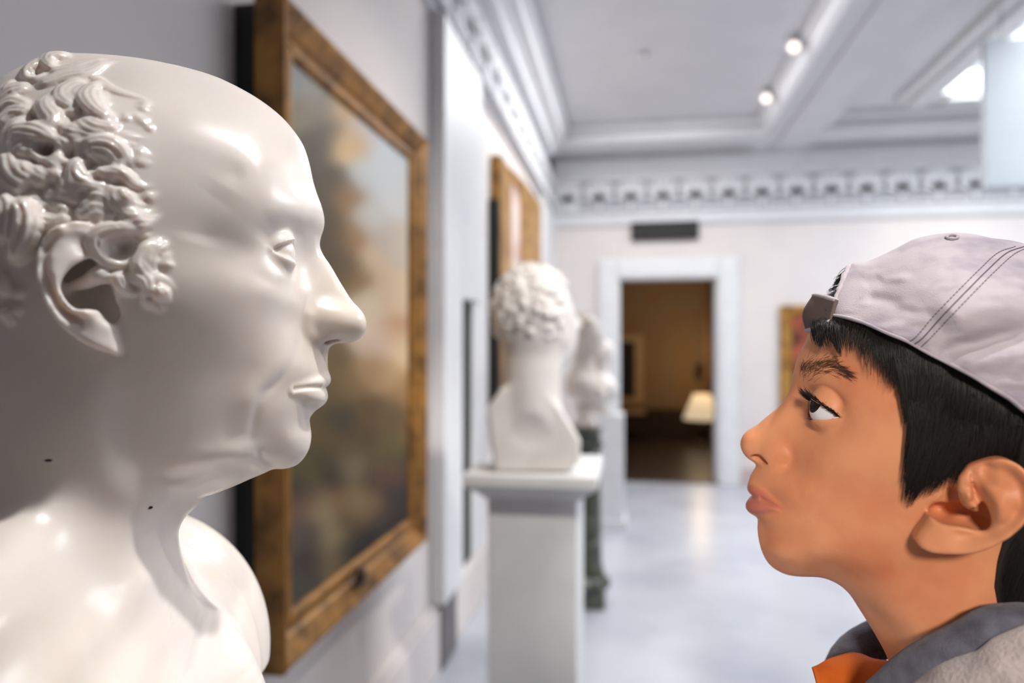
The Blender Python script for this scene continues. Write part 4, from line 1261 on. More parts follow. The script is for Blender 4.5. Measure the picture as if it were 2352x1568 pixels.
def grid_patch(fr, rows, nu=10, nv=8):
    """rows of (px,py,w) control points -> smooth patch, world coordinates"""
    R_ = [catmull(np.array([list(fr.loc(*p)) for p in r]), nu) for r in rows]
    R_ = np.array(R_)                                   # rows x n x 3
    cols = np.array([catmull(R_[:, i], nv) for i in range(R_.shape[1])])     # n x m x 3
    n, m = cols.shape[:2]
    V = cols.reshape(-1, 3)
    Fc = [(i * m + j, (i + 1) * m + j, (i + 1) * m + j + 1, i * m + j + 1) for i in range(n - 1) for j in range(m - 1)]
    return fr.world(V), Fc


def eye_mesh(fr, ce, gaze, r, mats, parent):
    g = np.array(gaze, float); g /= np.linalg.norm(g)
    a = np.cross(g, [0, 1, 0]); a /= np.linalg.norm(a); b = np.cross(g, a)
    n, m = 40, 48
    V, Fc, idx = [], [], []
    th = np.concatenate([np.linspace(0, .55, 17), np.linspace(.6, math.pi, n - 17)])
    for t in th:
        bulge = .7 * max(0, 1 - (t / .55) ** 2)
        for k in range(m):
            p = 2 * math.pi * k / m
            V.append(ce + (g * math.cos(t) + (a * math.cos(p) + b * math.sin(p)) * math.sin(t)) * (r + bulge))
    for i in range(n - 1):
        for k in range(m):
            Fc.append((i * m + k, i * m + (k + 1) % m, (i + 1) * m + (k + 1) % m, (i + 1) * m + k))
            t = (th[i] + th[i + 1]) / 2
            idx.append(2 if t < .2 else (1 if t < .5 else 0))
    return link_mesh('eye', fr.world(np.array(V)), Fc, mats, parent, True, mat_idx=idx)


def lashes(fr, pts, dirs, n, ln, rad, rng):
    """hair-fine curved lashes along a lid edge"""
    mb = MB()
    c = catmull(np.array(pts), 8); d = catmull(np.array(dirs, float), 8)
    for _ in range(n):
        i = rng.integers(0, len(c))
        p = c[i] + rng.normal(0, .25, 3); q = d[i] / np.linalg.norm(d[i]) + rng.normal(0, .12, 3)
        l = ln[0] + (ln[1] - ln[0]) * (1 - i / len(c)) * rng.uniform(.7, 1.1)
        up = np.array([0, 0, 1.])
        s = np.linspace(0, 1, 6)
        P = [p + q * l * t + up * l * .28 * t * t * (1 if ln[1] > 0 else -1) for t in s]
        mb.tube(fr.world(np.array(P)), [rad * .001 * f for f in (1, .95, .85, .7, .45, .12)], 4, False)
    return mb


def build_boy():
    fr, R, F, ce, (ua, nu_, la, nl_) = build_boy_body()
    rng = np.random.default_rng(5)
    base = fr.world(np.array([-110., 0, 0])); base[2] = 0
    root = empty('person', base, 'boy in a backward grey cap and grey jacket looking up at the marble bust', 'person')
    V, Q = F.mesh((-190, -130, -225), (62, 112, 125), 1.4, 1)
    print('boy', len(V))
    body = sculpt('body', fr, V, Q, [M['skin'], M['lips']], root, flip=True)
    # lips take their own colour
    me = body.data
    lipu = Tube([fr.loc(1732, 1122, 0), fr.loc(1737, 1124, 7), fr.loc(1752, 1135, 13), fr.loc(1770, 1149, 18), fr.loc(1786, 1161, 22)], [3.8, 3.7, 3.2, 2.0, .9])
    lipl = Tube([fr.loc(1730, 1161, 0), fr.loc(1734, 1161, 7), fr.loc(1748, 1163, 13.5), fr.loc(1767, 1165, 18.5), fr.loc(1786, 1165, 22)], [4.3, 4.3, 3.8, 2.4, .9])
    Vs = V.copy(); Vs[:, 1] = abs(Vs[:, 1])
    d = np.minimum(lipu.dist(Vs), lipl.dist(Vs))
    att = me.color_attributes.new('tint', 'FLOAT_COLOR', 'POINT')
    lm = np.clip(1 - (d + .2) / 1.0, 0, 1)
    col = np.zeros((len(V), 4), np.float32); col[:, 0] = lm; col[:, 3] = 1
    att.data.foreach_set('color', col.ravel())
    # eyes
    g = (math.cos(.42), .45, math.sin(.42))
    for s in (1, -1):
        c = ce.copy(); c[1] *= s
        eye_mesh(fr, c, (g[0], g[1] * s, g[2]), 12.0, [M['sclera'], M['iris'], M['pupil']], root)
        S = np.array([1, s, 1])
        up_pts = [p * S for p in (fr.loc(1869, 922, 26), fr.loc(1871, 921, 31), fr.loc(1880, 922, 35.5), fr.loc(1898, 932, 39.5), fr.loc(1918, 945, 41.5), fr.loc(1929, 954, 41.5))]
        up_dir = [(1, -.1 * s, .6), (1, .0, .62), (1, .12 * s, .55), (1, .35 * s, .35), (.9, .6 * s, .2), (.6, .8 * s, .0)]
        lashes(fr, up_pts, up_dir, 360, (3.0, 8.0), .2, rng).build('upper_eyelashes', M['hair'], root, True)
        lo_pts = [p * S for p in (fr.loc(1866, 961, 29), fr.loc(1878, 965, 34), fr.loc(1896, 965, 38.5), fr.loc(1915, 961, 41))]
        lo_dir = [(1, .1 * s, -.25), (1, .3 * s, -.35), (.9, .5 * s, -.5), (.6, .7 * s, -.5)]
        lashes(fr, lo_pts, lo_dir, 70, (1.0, 3.2), .1, rng).build('lower_eyelashes', M['hair'], root, True)
        mb = MB()
        c = catmull(np.array([p for p in (fr.loc(1838, 845, 12), fr.loc(1850, 845, 20), fr.loc(1875, 843, 30), fr.loc(1905, 845, 38), fr.loc(1940, 852, 44), fr.loc(1975, 868, 50))]), 12)
        px = []
        for i in range(460):
            t = rng.random()
            x = 1838 + 112 * t
            mid = np.interp(t, [0, .1, .3, .6, 1], [850, 849, 843, 838, 862]); hw = np.interp(t, [0, .15, .4, .7, 1], [14, 22, 20, 15, 8])
            y = mid + rng.normal(0, .5) * hw
            ln = rng.uniform(14, 26)
            ang = np.interp(t, [0, .2, .6, 1], [-1.3, -.8, -.25, .3]) + rng.normal(0, .3)
            px.append([(x, y), (x + ln * .5 * math.cos(ang), y + ln * .5 * math.sin(ang)), (x + ln * math.cos(ang), y + ln * math.sin(ang) + 2)])
        px = np.array(px)
        Sf = F.surf(fr, px[..., 0].ravel(), px[..., 1].ravel(), n=101).reshape(-1, 3, 3)
        for q in Sf:
            q[:, 1] += [-.1, .35, .35]; q[:, 0] += [0, .25, .25]
            mb.tube(fr.world(q * S), [.00006, .00005, .00002], 4, False)
        mb.build('eyebrow', M['brow'], root, True)
    # hair
    H = boy_hair(fr, R)
    V, Q = H.mesh((-190, -112, -110), (30, 112, 122), 2.6, 1)
    hair = sculpt('hair', fr, V, Q, M['hair'], root, flip=True)
    top = Field(Offset(R, 3.6))
    specs = [
        ([(1862, 740), (1905, 736), (1960, 744), (2010, 760)], [(1868, 792), (1905, 796), (1950, 806), (1995, 822)], 260, .15, 1.8, .05),
        ([(1900, 742), (1932, 742)], [(1926, 812), (1934, 814)], 60, .16, 1.8, .03),
        ([(1876, 745), (1900, 742)], [(1880, 800), (1890, 790)], 60, .16, 1.8, .02),
        ([(1960, 745), (2060, 785)], [(1985, 850), (2045, 895)], 90, .11, 1.2, -.05),
        ([(1985, 750), (2080, 790)], [(2010, 830), (2068, 905)], 420, .16, 1.4, -.05),
        ([(2040, 775), (2200, 850)], [(2075, 960), (2120, 1010)], 900, .18, 1.6, -.05),
        ([(2085, 900), (2160, 850)], [(2074, 1090), (2110, 1105)], 700, .18, 1.6, -.06),
        ([(2100, 960), (2200, 900)], [(2075, 1135), (2105, 1140)], 420, .17, 1.4, -.03),
        ([(2120, 960), (2260, 930)], [(2095, 1132), (2160, 1112)], 560, .15, 1.4, -.03),
        ([(2150, 980), (2300, 960)], [(2125, 1110), (2215, 1090)], 420, .15, 1.2, -.02),
        ([(2140, 1040), (2220, 1040)], [(2115, 1128), (2190, 1118)], 90, .10, .8, -.02),
        ([(2200, 960), (2352, 960)], [(2190, 1085), (2330, 1062)], 500, .17, 1.4, .02),
        ([(2330, 1240), (2420, 1240)], [(2296, 1340), (2330, 1420)], 300, .16, .8, .02),
        ([(2180, 850), (2352, 940)], [(2160, 980), (2340, 1060)], 600, .18, 1.6, .0),
    ]
    hair_strands(fr, top, specs).build('hair_strands', M['hair'], hair, True)
    # ---------------------------------------------------------------- cap
    cap_out = [(1890, 690), (1945, 616), (1963, 604), (1987, 602), (2017, 590), (2068, 565), (2098, 550), (2142, 540), (2187, 536), (2232, 539), (2271, 548), (2307, 552), (2336, 558), (2380, 572), (2450, 600), (2560, 660), (2680, 770), (2760, 900), (2790, 1050), (2740, 1200), (2500, 1250), (2200, 1100), (2000, 950), (1905, 800)]
    ctrl = [(2200, 560, 24), (2200, 640, 56), (2200, 740, 70), (2200, 830, 75), (2350, 580, 24), (2360, 680, 58), (2350, 800, 74), (2350, 900, 79), (2080, 580, 22), (2080, 640, 44), (2080, 720, 58), (2090, 780, 66), (2050, 765, 62), (2020, 755, 57), (1990, 625, 20), (1985, 690, 38), (1990, 740, 48), (1930, 690, 28), (1925, 735, 36), (2450, 680, 58), (2550, 720, 52), (2550, 850, 76), (2500, 1000, 82), (2650, 950, 66), (2680, 860, 50), (2050, 850, 60), (2250, 1000, 74)]
    ctrl = [(a, b, c + 2.5) for a, b, c in ctrl]
    C = Relief(fr, cap_out, ctrl, step=1.0, L=18.0)
    C.stroke([(2150, 745), (2200, 722), (2260, 700), (2330, 684), (2420, 672)], [66, 70, 72, 73, 74], 6.5, 8.0)
    C.stroke([(2140, 818), (2190, 806), (2250, 790), (2310, 774), (2420, 752)], [67, 71, 74, 75, 76], -6.5, 4.5)
    C.stroke([(2180, 838), (2250, 826), (2330, 812), (2400, 806)], [71, 75, 77, 77], 2.5, 5)
    C.stroke([(1985, 685), (2030, 690), (2075, 705)], [38, 46, 54], -2.0, 3.0)
    C.stroke([(1985, 655), (2010, 645), (2030, 635)], [34, 38, 40], -1.4, 3.0)
    C.stroke([(2035, 585), (2060, 575), (2075, 570)], [20, 20, 20], -1.2, 2.5)
    C.stroke([(2160, 620), (2180, 625), (2200, 632)], [50, 53, 56], -1.0, 3.0)
    C.stroke([(2200, 590), (2240, 580), (2270, 575)], [40, 40, 38], -1.0, 4.0)
    for k in range(220):
        t = rng.random()
        x = rng.uniform(1950, 2380); y = rng.uniform(590, 900)
        yb = np.interp(x, [1907, 2038, 2187, 2352], [730, 770, 843, 948])
        if y > yb - 8: continue
        C.blob(x, y, np.interp(y, [560, 700, 850], [35, 60, 74]), rng.normal(0, .55), rng.uniform(2, 7), rng.uniform(1.0, 3))
    C.finish()
    L2 = lambda x, y, w: fr.loc(x, y, w)[[0, 2]]
    low = [(1907, 728, 33), (1942, 733, 40), (1984, 746, 47), (2038, 770, 55), (2083, 788, 61), (2128, 813, 66), (2187, 843, 71), (2232, 866, 74), (2277, 894, 76), (2322, 921, 78), (2352, 946, 79), (2440, 1000, 78), (2600, 1090, 60), (2760, 1180, 0)]
    front = [(1945, 612, 4), (1930, 648, 18), (1918, 690, 28)]
    poly = [L2(*q) for q in front] + [L2(*q) for q in low] + [np.array(q) for q in [(-210, 0), (-200, 150), (0, 160), (8, 120)]]
    CF = Field(Inter(C, Region(np.array(poly)), 1.6))
    lowc = catmull(np.array([fr.loc(x, y, w) for x, y, w in low[:12]]), 4)
    V, Q = CF.mesh((-200, -100, -30), (20, 100, 130), 2.0, 1)
    cap = sculpt('baseball_cap', fr, V, Q, M['cap'], root, flip=True)
    # hem roll, frayed opening edge, strap
    hem = F2 = None
    lp = np.array([(x, y - 5) for x, y, w in low[:11]], float)
    Sx = CF.surf(fr, *catmull(lp, 5).T)
    for s in (1, -1):
        q = Sx.copy(); q[:, 1] = q[:, 1] * s
        MB().tube(fr.world(q), .0008, 8).build('hem', M['cap'], cap, True)
    fp = catmull(np.array([(1950, 612), (1938, 640), (1926, 670), (1916, 700), (1910, 726)], float), 6)
    q = CF.surf(fr, *fp.T) + rng.normal(0, .25, (len(fp), 3))
    MB().tube(fr.world(q), [.0012 + .0007 * rng.random() for i in range(len(q))], 8).build('frayed_edge', M['cap'], cap, True)
    # strap across the forehead opening
    strap_low = [(1913, 738, 34), (1893, 746, 26), (1872, 755, 14), (1857, 759, 0)]
    strap_up = [(1926, 690, 30), (1900, 682, 20), (1884, 678, 10), (1874, 678, 0)]
    mid = [(1920, 712, 32), (1896, 714, 23), (1868, 717, 12), (1850, 719, 0)]
    V, Fc = grid_patch(fr, [strap_low, mid, strap_up], 6, 6)
    far = V.copy(); d = ((V - fr.O) @ fr.W)[:, None] * fr.W; far = V - 2 * d
    n = len(V)
    o = link_mesh('strap', np.r_[V, far], Fc + [tuple(n + i for i in f[::-1]) for f in Fc], M['strap'], cap)
    so = o.modifiers.new('thick', 'SOLIDIFY'); so.thickness = .0016
    for row in (strap_low, strap_up):
        q = catmull(np.array([fr.loc(*p) for p in row]), 6)
        q2 = q[::-1] * np.array([1, -1, 1])
        q[:, 0] += 1.0; q2[:, 0] += 1.0
        MB().tube(fr.world(np.r_[q, q2[1:]]), .0013, 8).build('strap_hem', M['cap'], cap, True)
    # dark hair in the opening
    hair_strands(fr, top, [([(1900, 715), (1950, 620)], [(1880, 700), (1925, 638)], 160, .2, 2.5, .1)], 9).build('fringe', M['hair'], hair, True)
    # stitching: a seam and two dashed rows
    for dx, dash, rad in ((0, False, .00026), (-20, True, .0002), (20, True, .0002)):
        sp = catmull(np.array([(2352 + dx, 566), (2312 + dx * 1.05, 581), (2270 + dx, 618), (2220 + dx, 668), (2165 + dx, 725), (2120 + dx * .9, 775), (2098 + dx * .8, 792 + dx * .3)], float), 24)
        q = CF.surf(fr, *sp.T); q[:, 1] += .25
        w = fr.world(q)
        mb = MB()
        if dash:
            for i in range(0, len(w) - 2, 3): mb.tube(w[i:i + 3], rad, 5)
        else:
            mb.tube(w, rad, 6)
        mb.build('stitching', M['thread'], cap, True)
    c = CF.surf(fr, [2187], [546], wmax=40)[0]
    ring = []
    for k in range(25):
        a = 2 * math.pi * k / 24
        ring.append((2187 + 13 * math.cos(a), 546.5 + 4.5 * math.sin(a)))
    q = CF.surf(fr, *np.array(ring).T, wmax=60); q[:, 2] += .5
    MB().tube(fr.world(q), .0008, 8).build('eyelet', M['cap'], cap, True)
    # ---------------------------------------------------------------- clothes
    Lc = lambda x, y, w: fr.loc(x, y, w)
    J = Field(None)
    def A(s, k): J.add(s, k, 'add', False)
    A(Ell((-125, 0, -330), (98, 130, 190)), 10)
    yoke = [Lc(2480, 1570, 86), Lc(2330, 1612, 82), Lc(2230, 1640, 74), Lc(2130, 1710, 58), Lc(2040, 1780, 20), Lc(2020, 1740, -30), np.array([-60, -80, -165]), np.array([-125, -98, -138]), np.array([-185, -70, -116]), np.array([-208, 0, -108]), np.array([-188, 62, -108]), np.array([-150, 84, -112])]
    A(Tube(catmull(np.array(yoke), 4, True)[list(range(48)) + [0]], 21.5, sub=1), 14)
    A(Ell((-118, 0, -235), (98, 128, 92)), 20)
    A(Ell((-125, 95, -215), (80, 95, 78)), 40)
    A(Ell((-125, -105, -225), (80, 95, 74)), 40)
    A(Tube([(-130, 150, -240), (-150, 205, -420), (-120, 215, -620)], [70, 52, 40]), 30)
    A(Tube([(-130, -160, -240), (-150, -215, -420), (-120, -225, -620)], [70, 52, 40]), 30)
    A(Tube([(-125, 0, -400), (-125, 0, -600)], [112, 118]), 20)
    J.add(Tube([(-60, 0, -100), (-95, 0, -190), (-110, 0, -240)], [44, 50, 40]), 8, 'cut', False)
    V, Q = J.mesh((-300, -300, -680), (60, 300, -40), 6.0, 1)
    jk = sculpt('jacket', fr, V, Q, M['fleece'], root, flip=True)
    # collar: a rolled dark band round the neck
    ring = [Lc(2352, 1450, 66), Lc(2230, 1490, 64), Lc(2120, 1545, 56), Lc(2040, 1610, 38), Lc(1975, 1650, 8), Lc(1935, 1580, -32), Lc(1965, 1500, -58), Lc(2080, 1440, -72), np.array([-120, -66, -80]), np.array([-160, 0, -66]), np.array([-130, 64, -78])]
    K = Field(None)
    K.add(Tube(catmull(np.array(ring), 4, True)[list(range(44)) + [0]], 12.0, sub=1), 3, 'add', False)
    V, Q = K.mesh((-190, -100, -180), (40, 110, -40), 3.0, 1)
    sculpt('collar', fr, V, Q, M['rib'], jk, flip=True)
    rows = [[(1864, 1532, 6), (1905, 1516, -8), (1962, 1505, -22), (2012, 1524, -20)], [(1872, 1560, 8), (1915, 1545, 0), (1975, 1535, -8), (2052, 1530, 0)], [(1885, 1610, 10), (1930, 1605, 8), (1990, 1600, 8), (2060, 1580, 14)]]
    V, Fc = grid_patch(fr, rows, 6, 6)
    o = link_mesh('shirt_collar', V, Fc, M['orange'], root)
    so = o.modifiers.new('thick', 'SOLIDIFY'); so.thickness = .002
    # trousers and shoes, below the frame
    G = Field(None)
    hz = fr.O[2] * 1000
    for s in (1, -1):
        G.add(Tube([(-125, 48 * s, -590), (-120, 55 * s, -900), (-128, 58 * s, -hz + 60)], [72, 52, 40]), 25, 'add', False)
    V, Q = G.mesh((-240, -150, -hz + 45), (0, 150, -500), 8.0, 1)
    sculpt('trousers', fr, V, Q, M['denim'], root, flip=True)
    for s in (1, -1):
        G = Field(None)
        G.add(Tube([(-155, 58 * s, -hz + 38), (-100, 60 * s, -hz + 36), (-20, 66 * s, -hz + 26)], [36, 35, 25]), 5, 'add', False)
        G.add(Ell((-90, 60 * s, -hz - 100), (300, 300, 100.5)), 2, 'cut', False)
        V, Q = G.mesh((-220, -110, -hz - 8), (30, 110, -hz + 100), 5.0, 1)
        sculpt('shoe', fr, V, Q, M['rib'], root, flip=True)
    # hands at the ends of the sleeves, arms hanging
    return fr, F, root
# ------------------------------------------------------------------ THE GALLERY
XL = -0.85                       # left wall
YF = 7.5                         # far wall
HC = 1.40                        # eye height
XR, YB = 6.2, -2.5
H_SOF = HC + 1.86                # soffits and top of the frieze
H_COF = HC + 2.16                # coffers


def zpx(px, py, z): return at_depth(px, py, z)


def struct(o): o['kind'] = 'structure'; return o


def build_room():
    struct(MB().box(XL - .3, XR + .3, YB, YF + .25, -.2, 0).build('floor', M['floor']))
    struct(MB().box(XL - .3, XL, YB, YF + .25, 0, H_COF + .2).build('wall_left', M['wall']))
    struct(MB().box(XR, XR + .3, YB, YF + .25, 0, H_COF + .2).build('wall_right', M['taupe_wall']))
    struct(MB().box(XL - .3, XR + .3, YB - .3, YB, 0, H_COF + .2).build('wall_back_blocker', M['light_block_wall']))  # unseen wall, added dark to keep fill light off the bust
    # far wall with the doorway
    dl, dr = at_y(1420, 900, YF)[0], at_y(1649, 900, YF)[0]
    dt = at_y(1530, 640, YF)[2]
    m = MB()
    m.box(XL, dl, YF, YF + .25, 0, H_COF + .2); m.box(dr, XR, YF, YF + .25, 0, H_COF + .2); m.box(dl, dr, YF, YF + .25, dt, H_COF + .2)
    struct(m.build('wall_far', M['wall']))
    # door casing
    d = empty('door_1', (0.5 * (dl + dr), YF, 0)); struct(d)
    cw = at_y(1698, 900, YF)[0] - dr
    for a, b in ((dl - cw, dl), (dr, dr + cw)):
        m = MB().box(a, b, YF - .05, YF, 0, dt + cw); m.box(a + .03, b - .03, YF - .065, YF - .05, 0, dt + cw)
        m.build('casing', M['white_trim'], d, bevel=.008)
    m = MB().box(dl, dr, YF - .05, YF, dt, dt + cw); m.box(dl, dr, YF - .065, YF - .05, dt + .03, dt + cw - .03)
    m.build('casing', M['white_trim'], d, bevel=.008)
    for a, b in ((dl, dl + .02), (dr - .02, dr)):
        MB().box(a, b, YF, YF + .25, 0, dt).build('jamb', M['white_trim'], d)
    MB().box(dl, dr, YF - .05, YF + .3, 0, .012).build('threshold', M['dark_floor'], d)
    # skirting
    struct(MB().box(XL, XL + .035, YB, YF, 0, .27).box(XL, XL + .025, YB, YF, .27, .30).build('baseboard_left', M['wall'], bevel=.006))
    for i, (a, b) in enumerate(((XL + .04, dl - cw), (dr + cw, XR))):
        struct(MB().box(a, b, YF - .04, YF, 0, .16).build('baseboard_far' if i == 0 else 'baseboard_right', M['pink_marble']))
    # ------------------------------------------------ ceiling
    x0, x1 = -.59, 1.15            # left coffer
    b0, b1 = 1.42, 1.72            # long beam
    yc = 6.70                      # cross beam
    sx0, sx1, sy0, sy1 = 2.52, 4.6, 2.2, 6.27
    m = MB()
    m.box(XL, sx0, YB, YF, H_COF, H_COF + .2); m.box(sx1, XR, YB, YF, H_COF, H_COF + .2)
    m.box(sx0, sx1, YB, sy0, H_COF, H_COF + .2); m.box(sx0, sx1, sy1, YF, H_COF, H_COF + .2)
    struct(m.build('ceiling', M['ceiling']))

    def moulded(name, prof, to3, t0, t1, mat_='ceiling', n=1):
        return struct(MB().prism(prof, to3, t0, t1).build(name, M[mat_]))
    # cornice along the left wall: steps out from the wall to the coffer
    xw = XL
    prof = [(xw, H_SOF - .42), (xw + .03, H_SOF - .42), (xw + .03, H_SOF - .36), (xw + .05, H_SOF - .34), (xw + .05, H_SOF - .02), (xw + .09, H_SOF), (xw + .13, H_SOF), (xw + .13, H_SOF + .06), (xw + .17, H_SOF + .09),
            (xw + .22, H_SOF + .11), (xw + .22, H_SOF + .2), (xw + .26, H_SOF + .22), (xw + .26, H_COF), (xw, H_COF)]
    moulded('trim_1', prof, lambda a, b, t: (a, t, b), YB, yc)
    # long beam with stepped sides
    h = HC + 2.0
    prof = [(x1, H_COF), (x1, H_COF - .05), (x1 + .05, H_COF - .07), (x1 + .05, H_COF - .13), (x1 + .10, H_COF - .16), (b0, h + .03), (b0, h), (b1, h), (b1, h + .05), (b1 + .10, H_COF - .12), (b1 + .10, H_COF - .07), (b1 + .15, H_COF - .05), (b1 + .15, H_COF)]
    moulded('trim_2', prof, lambda a, b, t: (a, t, b), YB, YF)
    # cross beams
    prof = [(yc, H_COF), (yc, H_COF - .05), (yc + .05, H_COF - .08), (yc + .05, h + .12), (yc + .10, h + .1), (yc + .10, h + .03), (yc + .13, h), (yc + .45, h), (yc + .45, h + .12), (yc + .5, H_COF - .1), (yc + .5, H_COF)]
    for k, (a, b) in enumerate(((XL, x1 + .1), (b1, XR))):
        moulded('trim_%d' % (3 + k), prof, lambda a_, b_, t: (t, a_, b_), a, b)
    # far cornice and frieze
    prof = [(YF, H_SOF - .56), (YF - .03, H_SOF - .56), (YF - .05, H_SOF - .53), (YF - .05, H_SOF - .50), (YF - .02, H_SOF - .48), (YF - .02, H_SOF - .42), (YF - .035, H_SOF - .41), (YF - .035, H_SOF - .03), (YF - .07, H_SOF), (YF - .12, H_SOF + .02), (YF - .12, H_SOF + .06), (YF - .16, H_SOF + .08), (YF - .16, H_COF), (YF, H_COF)]
    moulded('trim_5', prof, lambda a, b, t: (t, a, b), XL + .05, XR)
    # frieze reliefs: fans of leaves
    m = MB()

    def fan(c, ax, n_, dp=.03):
        c = np.array(c, float); ax = np.array(ax, float); n_ = np.array(n_, float)
        for q in range(-3, 4):
            a = q * .36
            d_ = ax * math.sin(a) + UP * math.cos(a)
            side = np.cross(d_, n_)
            m.obox(c + d_ * .13 - UP * .05, d_, side, n_, .115 - abs(q) * .01, .03, dp)
        for s_ in (-1, 1):
            m.obox(c + ax * .10 * s_ - UP * .13, ax, UP, n_, .06, .018, dp)
        m.obox(c - UP * .10, ax, UP, n_, .022, .05, dp)

    # the far frieze
    p0 = at_y(1340, 440, YF - .035)[0]; p1 = at_y(1412, 440, YF - .035)[0]
    k = -1
    while p0 + (p1 - p0) * k < XR - .2:
        x = p0 + (p1 - p0) * k
        fan((x + .5 * (p1 - p0), YF - .04, H_SOF - .27), (1, 0, 0), (0, -1, 0)); k += 1
    for k in range(30):
        fan((XL + .055, YB + .3 + k * (p1 - p0), H_SOF - .24), (0, 1, 0), (1, 0, 0), .010)
    struct(m.build('trim_6', M['ceiling'], bevel=.005))
    struct(MB().box(XL + .3, XR, YF - .037, YF - .03, H_SOF - .41, H_SOF - .08).build('trim_12', M['frieze_shade']))
    struct(MB().box(XL + .05, XL + .053, YB, YF - .1, H_SOF - .38, H_SOF - .06).build('trim_13', M['ceiling']))
    struct(MB().box(XL, XL + .03, at_x(1085, 900, XL + .03)[1], at_x(1116, 900, XL + .03)[1], .30, at_x(1100, 540, XL + .03)[2]).build('trim_11', M['white_trim'], bevel=.006))
    # skylight
    s = empty('window_1', (.5 * (sx0 + sx1), .5 * (sy0 + sy1), H_COF)); struct(s)
    m = MB()
    for a, b, c, e in ((sx0 - .28, sx0, sy0 - .28, sy1 + .22), (sx1, sx1 + .28, sy0 - .28, sy1 + .22), (sx0, sx1, sy0 - .28, sy0), (sx0, sx1, sy1, sy1 + .22)):
        m.box(a, b, c, e, H_COF - .06, H_COF)
        m.box(a + .09, b - .03 if b - a < .4 else b, c + .03, e - .03, H_COF - .10, H_COF - .06)
    m.build('frame', M['white_trim'], s, bevel=.01)
    m = MB()
    for k in range(1, 4): m.box(sx0, sx1, sy0 + (sy1 - sy0) * k / 4 - .02, sy0 + (sy1 - sy0) * k / 4 + .02, H_COF + .02, H_COF + .06)
    m.box(.5 * (sx0 + sx1) - .02, .5 * (sx0 + sx1) + .02, sy0, sy1, H_COF + .02, H_COF + .06)
    m.build('glazing_bars', M['white_trim'], s)
    MB().box(sx0 - .02, sx1 + .02, sy0 - .02, sy1 + .02, H_COF + .16, H_COF + .17).build('pane', M['sky_glass'], s)
    # pilaster on the left wall
    p = MB().box(XL, -.781, 2.884, 3.215, .30, H_SOF - .42)
    struct(p.build('trim_7', M['white_trim'], bevel=.008))
    struct(MB().box(XL, -.80, 2.93, 3.17, 0, .30).build('trim_8', M['shaded_trim'], bevel=.008))  # grey puts the shade below the pilaster into the colour
    # dark panel standing in for a shaded gap beyond it, and the next pilasters
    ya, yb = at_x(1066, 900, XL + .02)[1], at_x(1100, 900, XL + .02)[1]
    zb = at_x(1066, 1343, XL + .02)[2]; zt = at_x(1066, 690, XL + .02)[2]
    struct(MB().box(XL, XL + .02, ya, yb, zb, zt).build('trim_9', M['slot_shade']))
    ya, yb = at_x(1245, 700, XL + .05)[1], at_x(1290, 700, XL + .05)[1]
    struct(MB().box(XL, XL + .05, ya + .15, yb, .30, H_SOF - .42).build('trim_10', M['white_trim'], bevel=.008))
    p = MB().box(XL, -.783, 3.215, at_x(1108, 500, -.783)[1], at_x(1085, 690, -.783)[2], H_SOF - .42)
    struct(p.build('trim_14', M['white_trim'], bevel=.008))
    # the room beyond the door
    X2a, X2b, Y2 = dl - 1.4, dr + .35, 11.6
    struct(MB().box(X2a - .2, X2b + .2, YF + .25, Y2 + .2, -.2, 0).build('floor_beyond', M['dark_floor']))
    struct(MB().box(X2a - .2, X2b + .2, Y2, Y2 + .2, 0, 3).build('wall_beyond', M['tan_wall']))
    struct(MB().box(X2a - .2, X2a, YF + .25, Y2, 0, 3).build('wall_beyond_left', M['tan_wall']))
    struct(MB().box(X2b, X2b + .2, YF + .25, Y2, 0, 3).build('wall_beyond_right', M['tan_wall']))
    struct(MB().box(X2a - .2, X2b + .2, YF + .25, Y2 + .2, 3, 3.2).build('ceiling_beyond', M['tan_wall']))
    struct(MB().box(X2a, X2b, Y2 - .03, Y2, 0, .42).build('baseboard_beyond', M['brown_wood']))
    return dict(dl=dl, dr=dr, dt=dt, x1=x1, yc=yc, X2a=X2a, X2b=X2b, Y2=Y2, sky=(sx0, sx1, sy0, sy1))


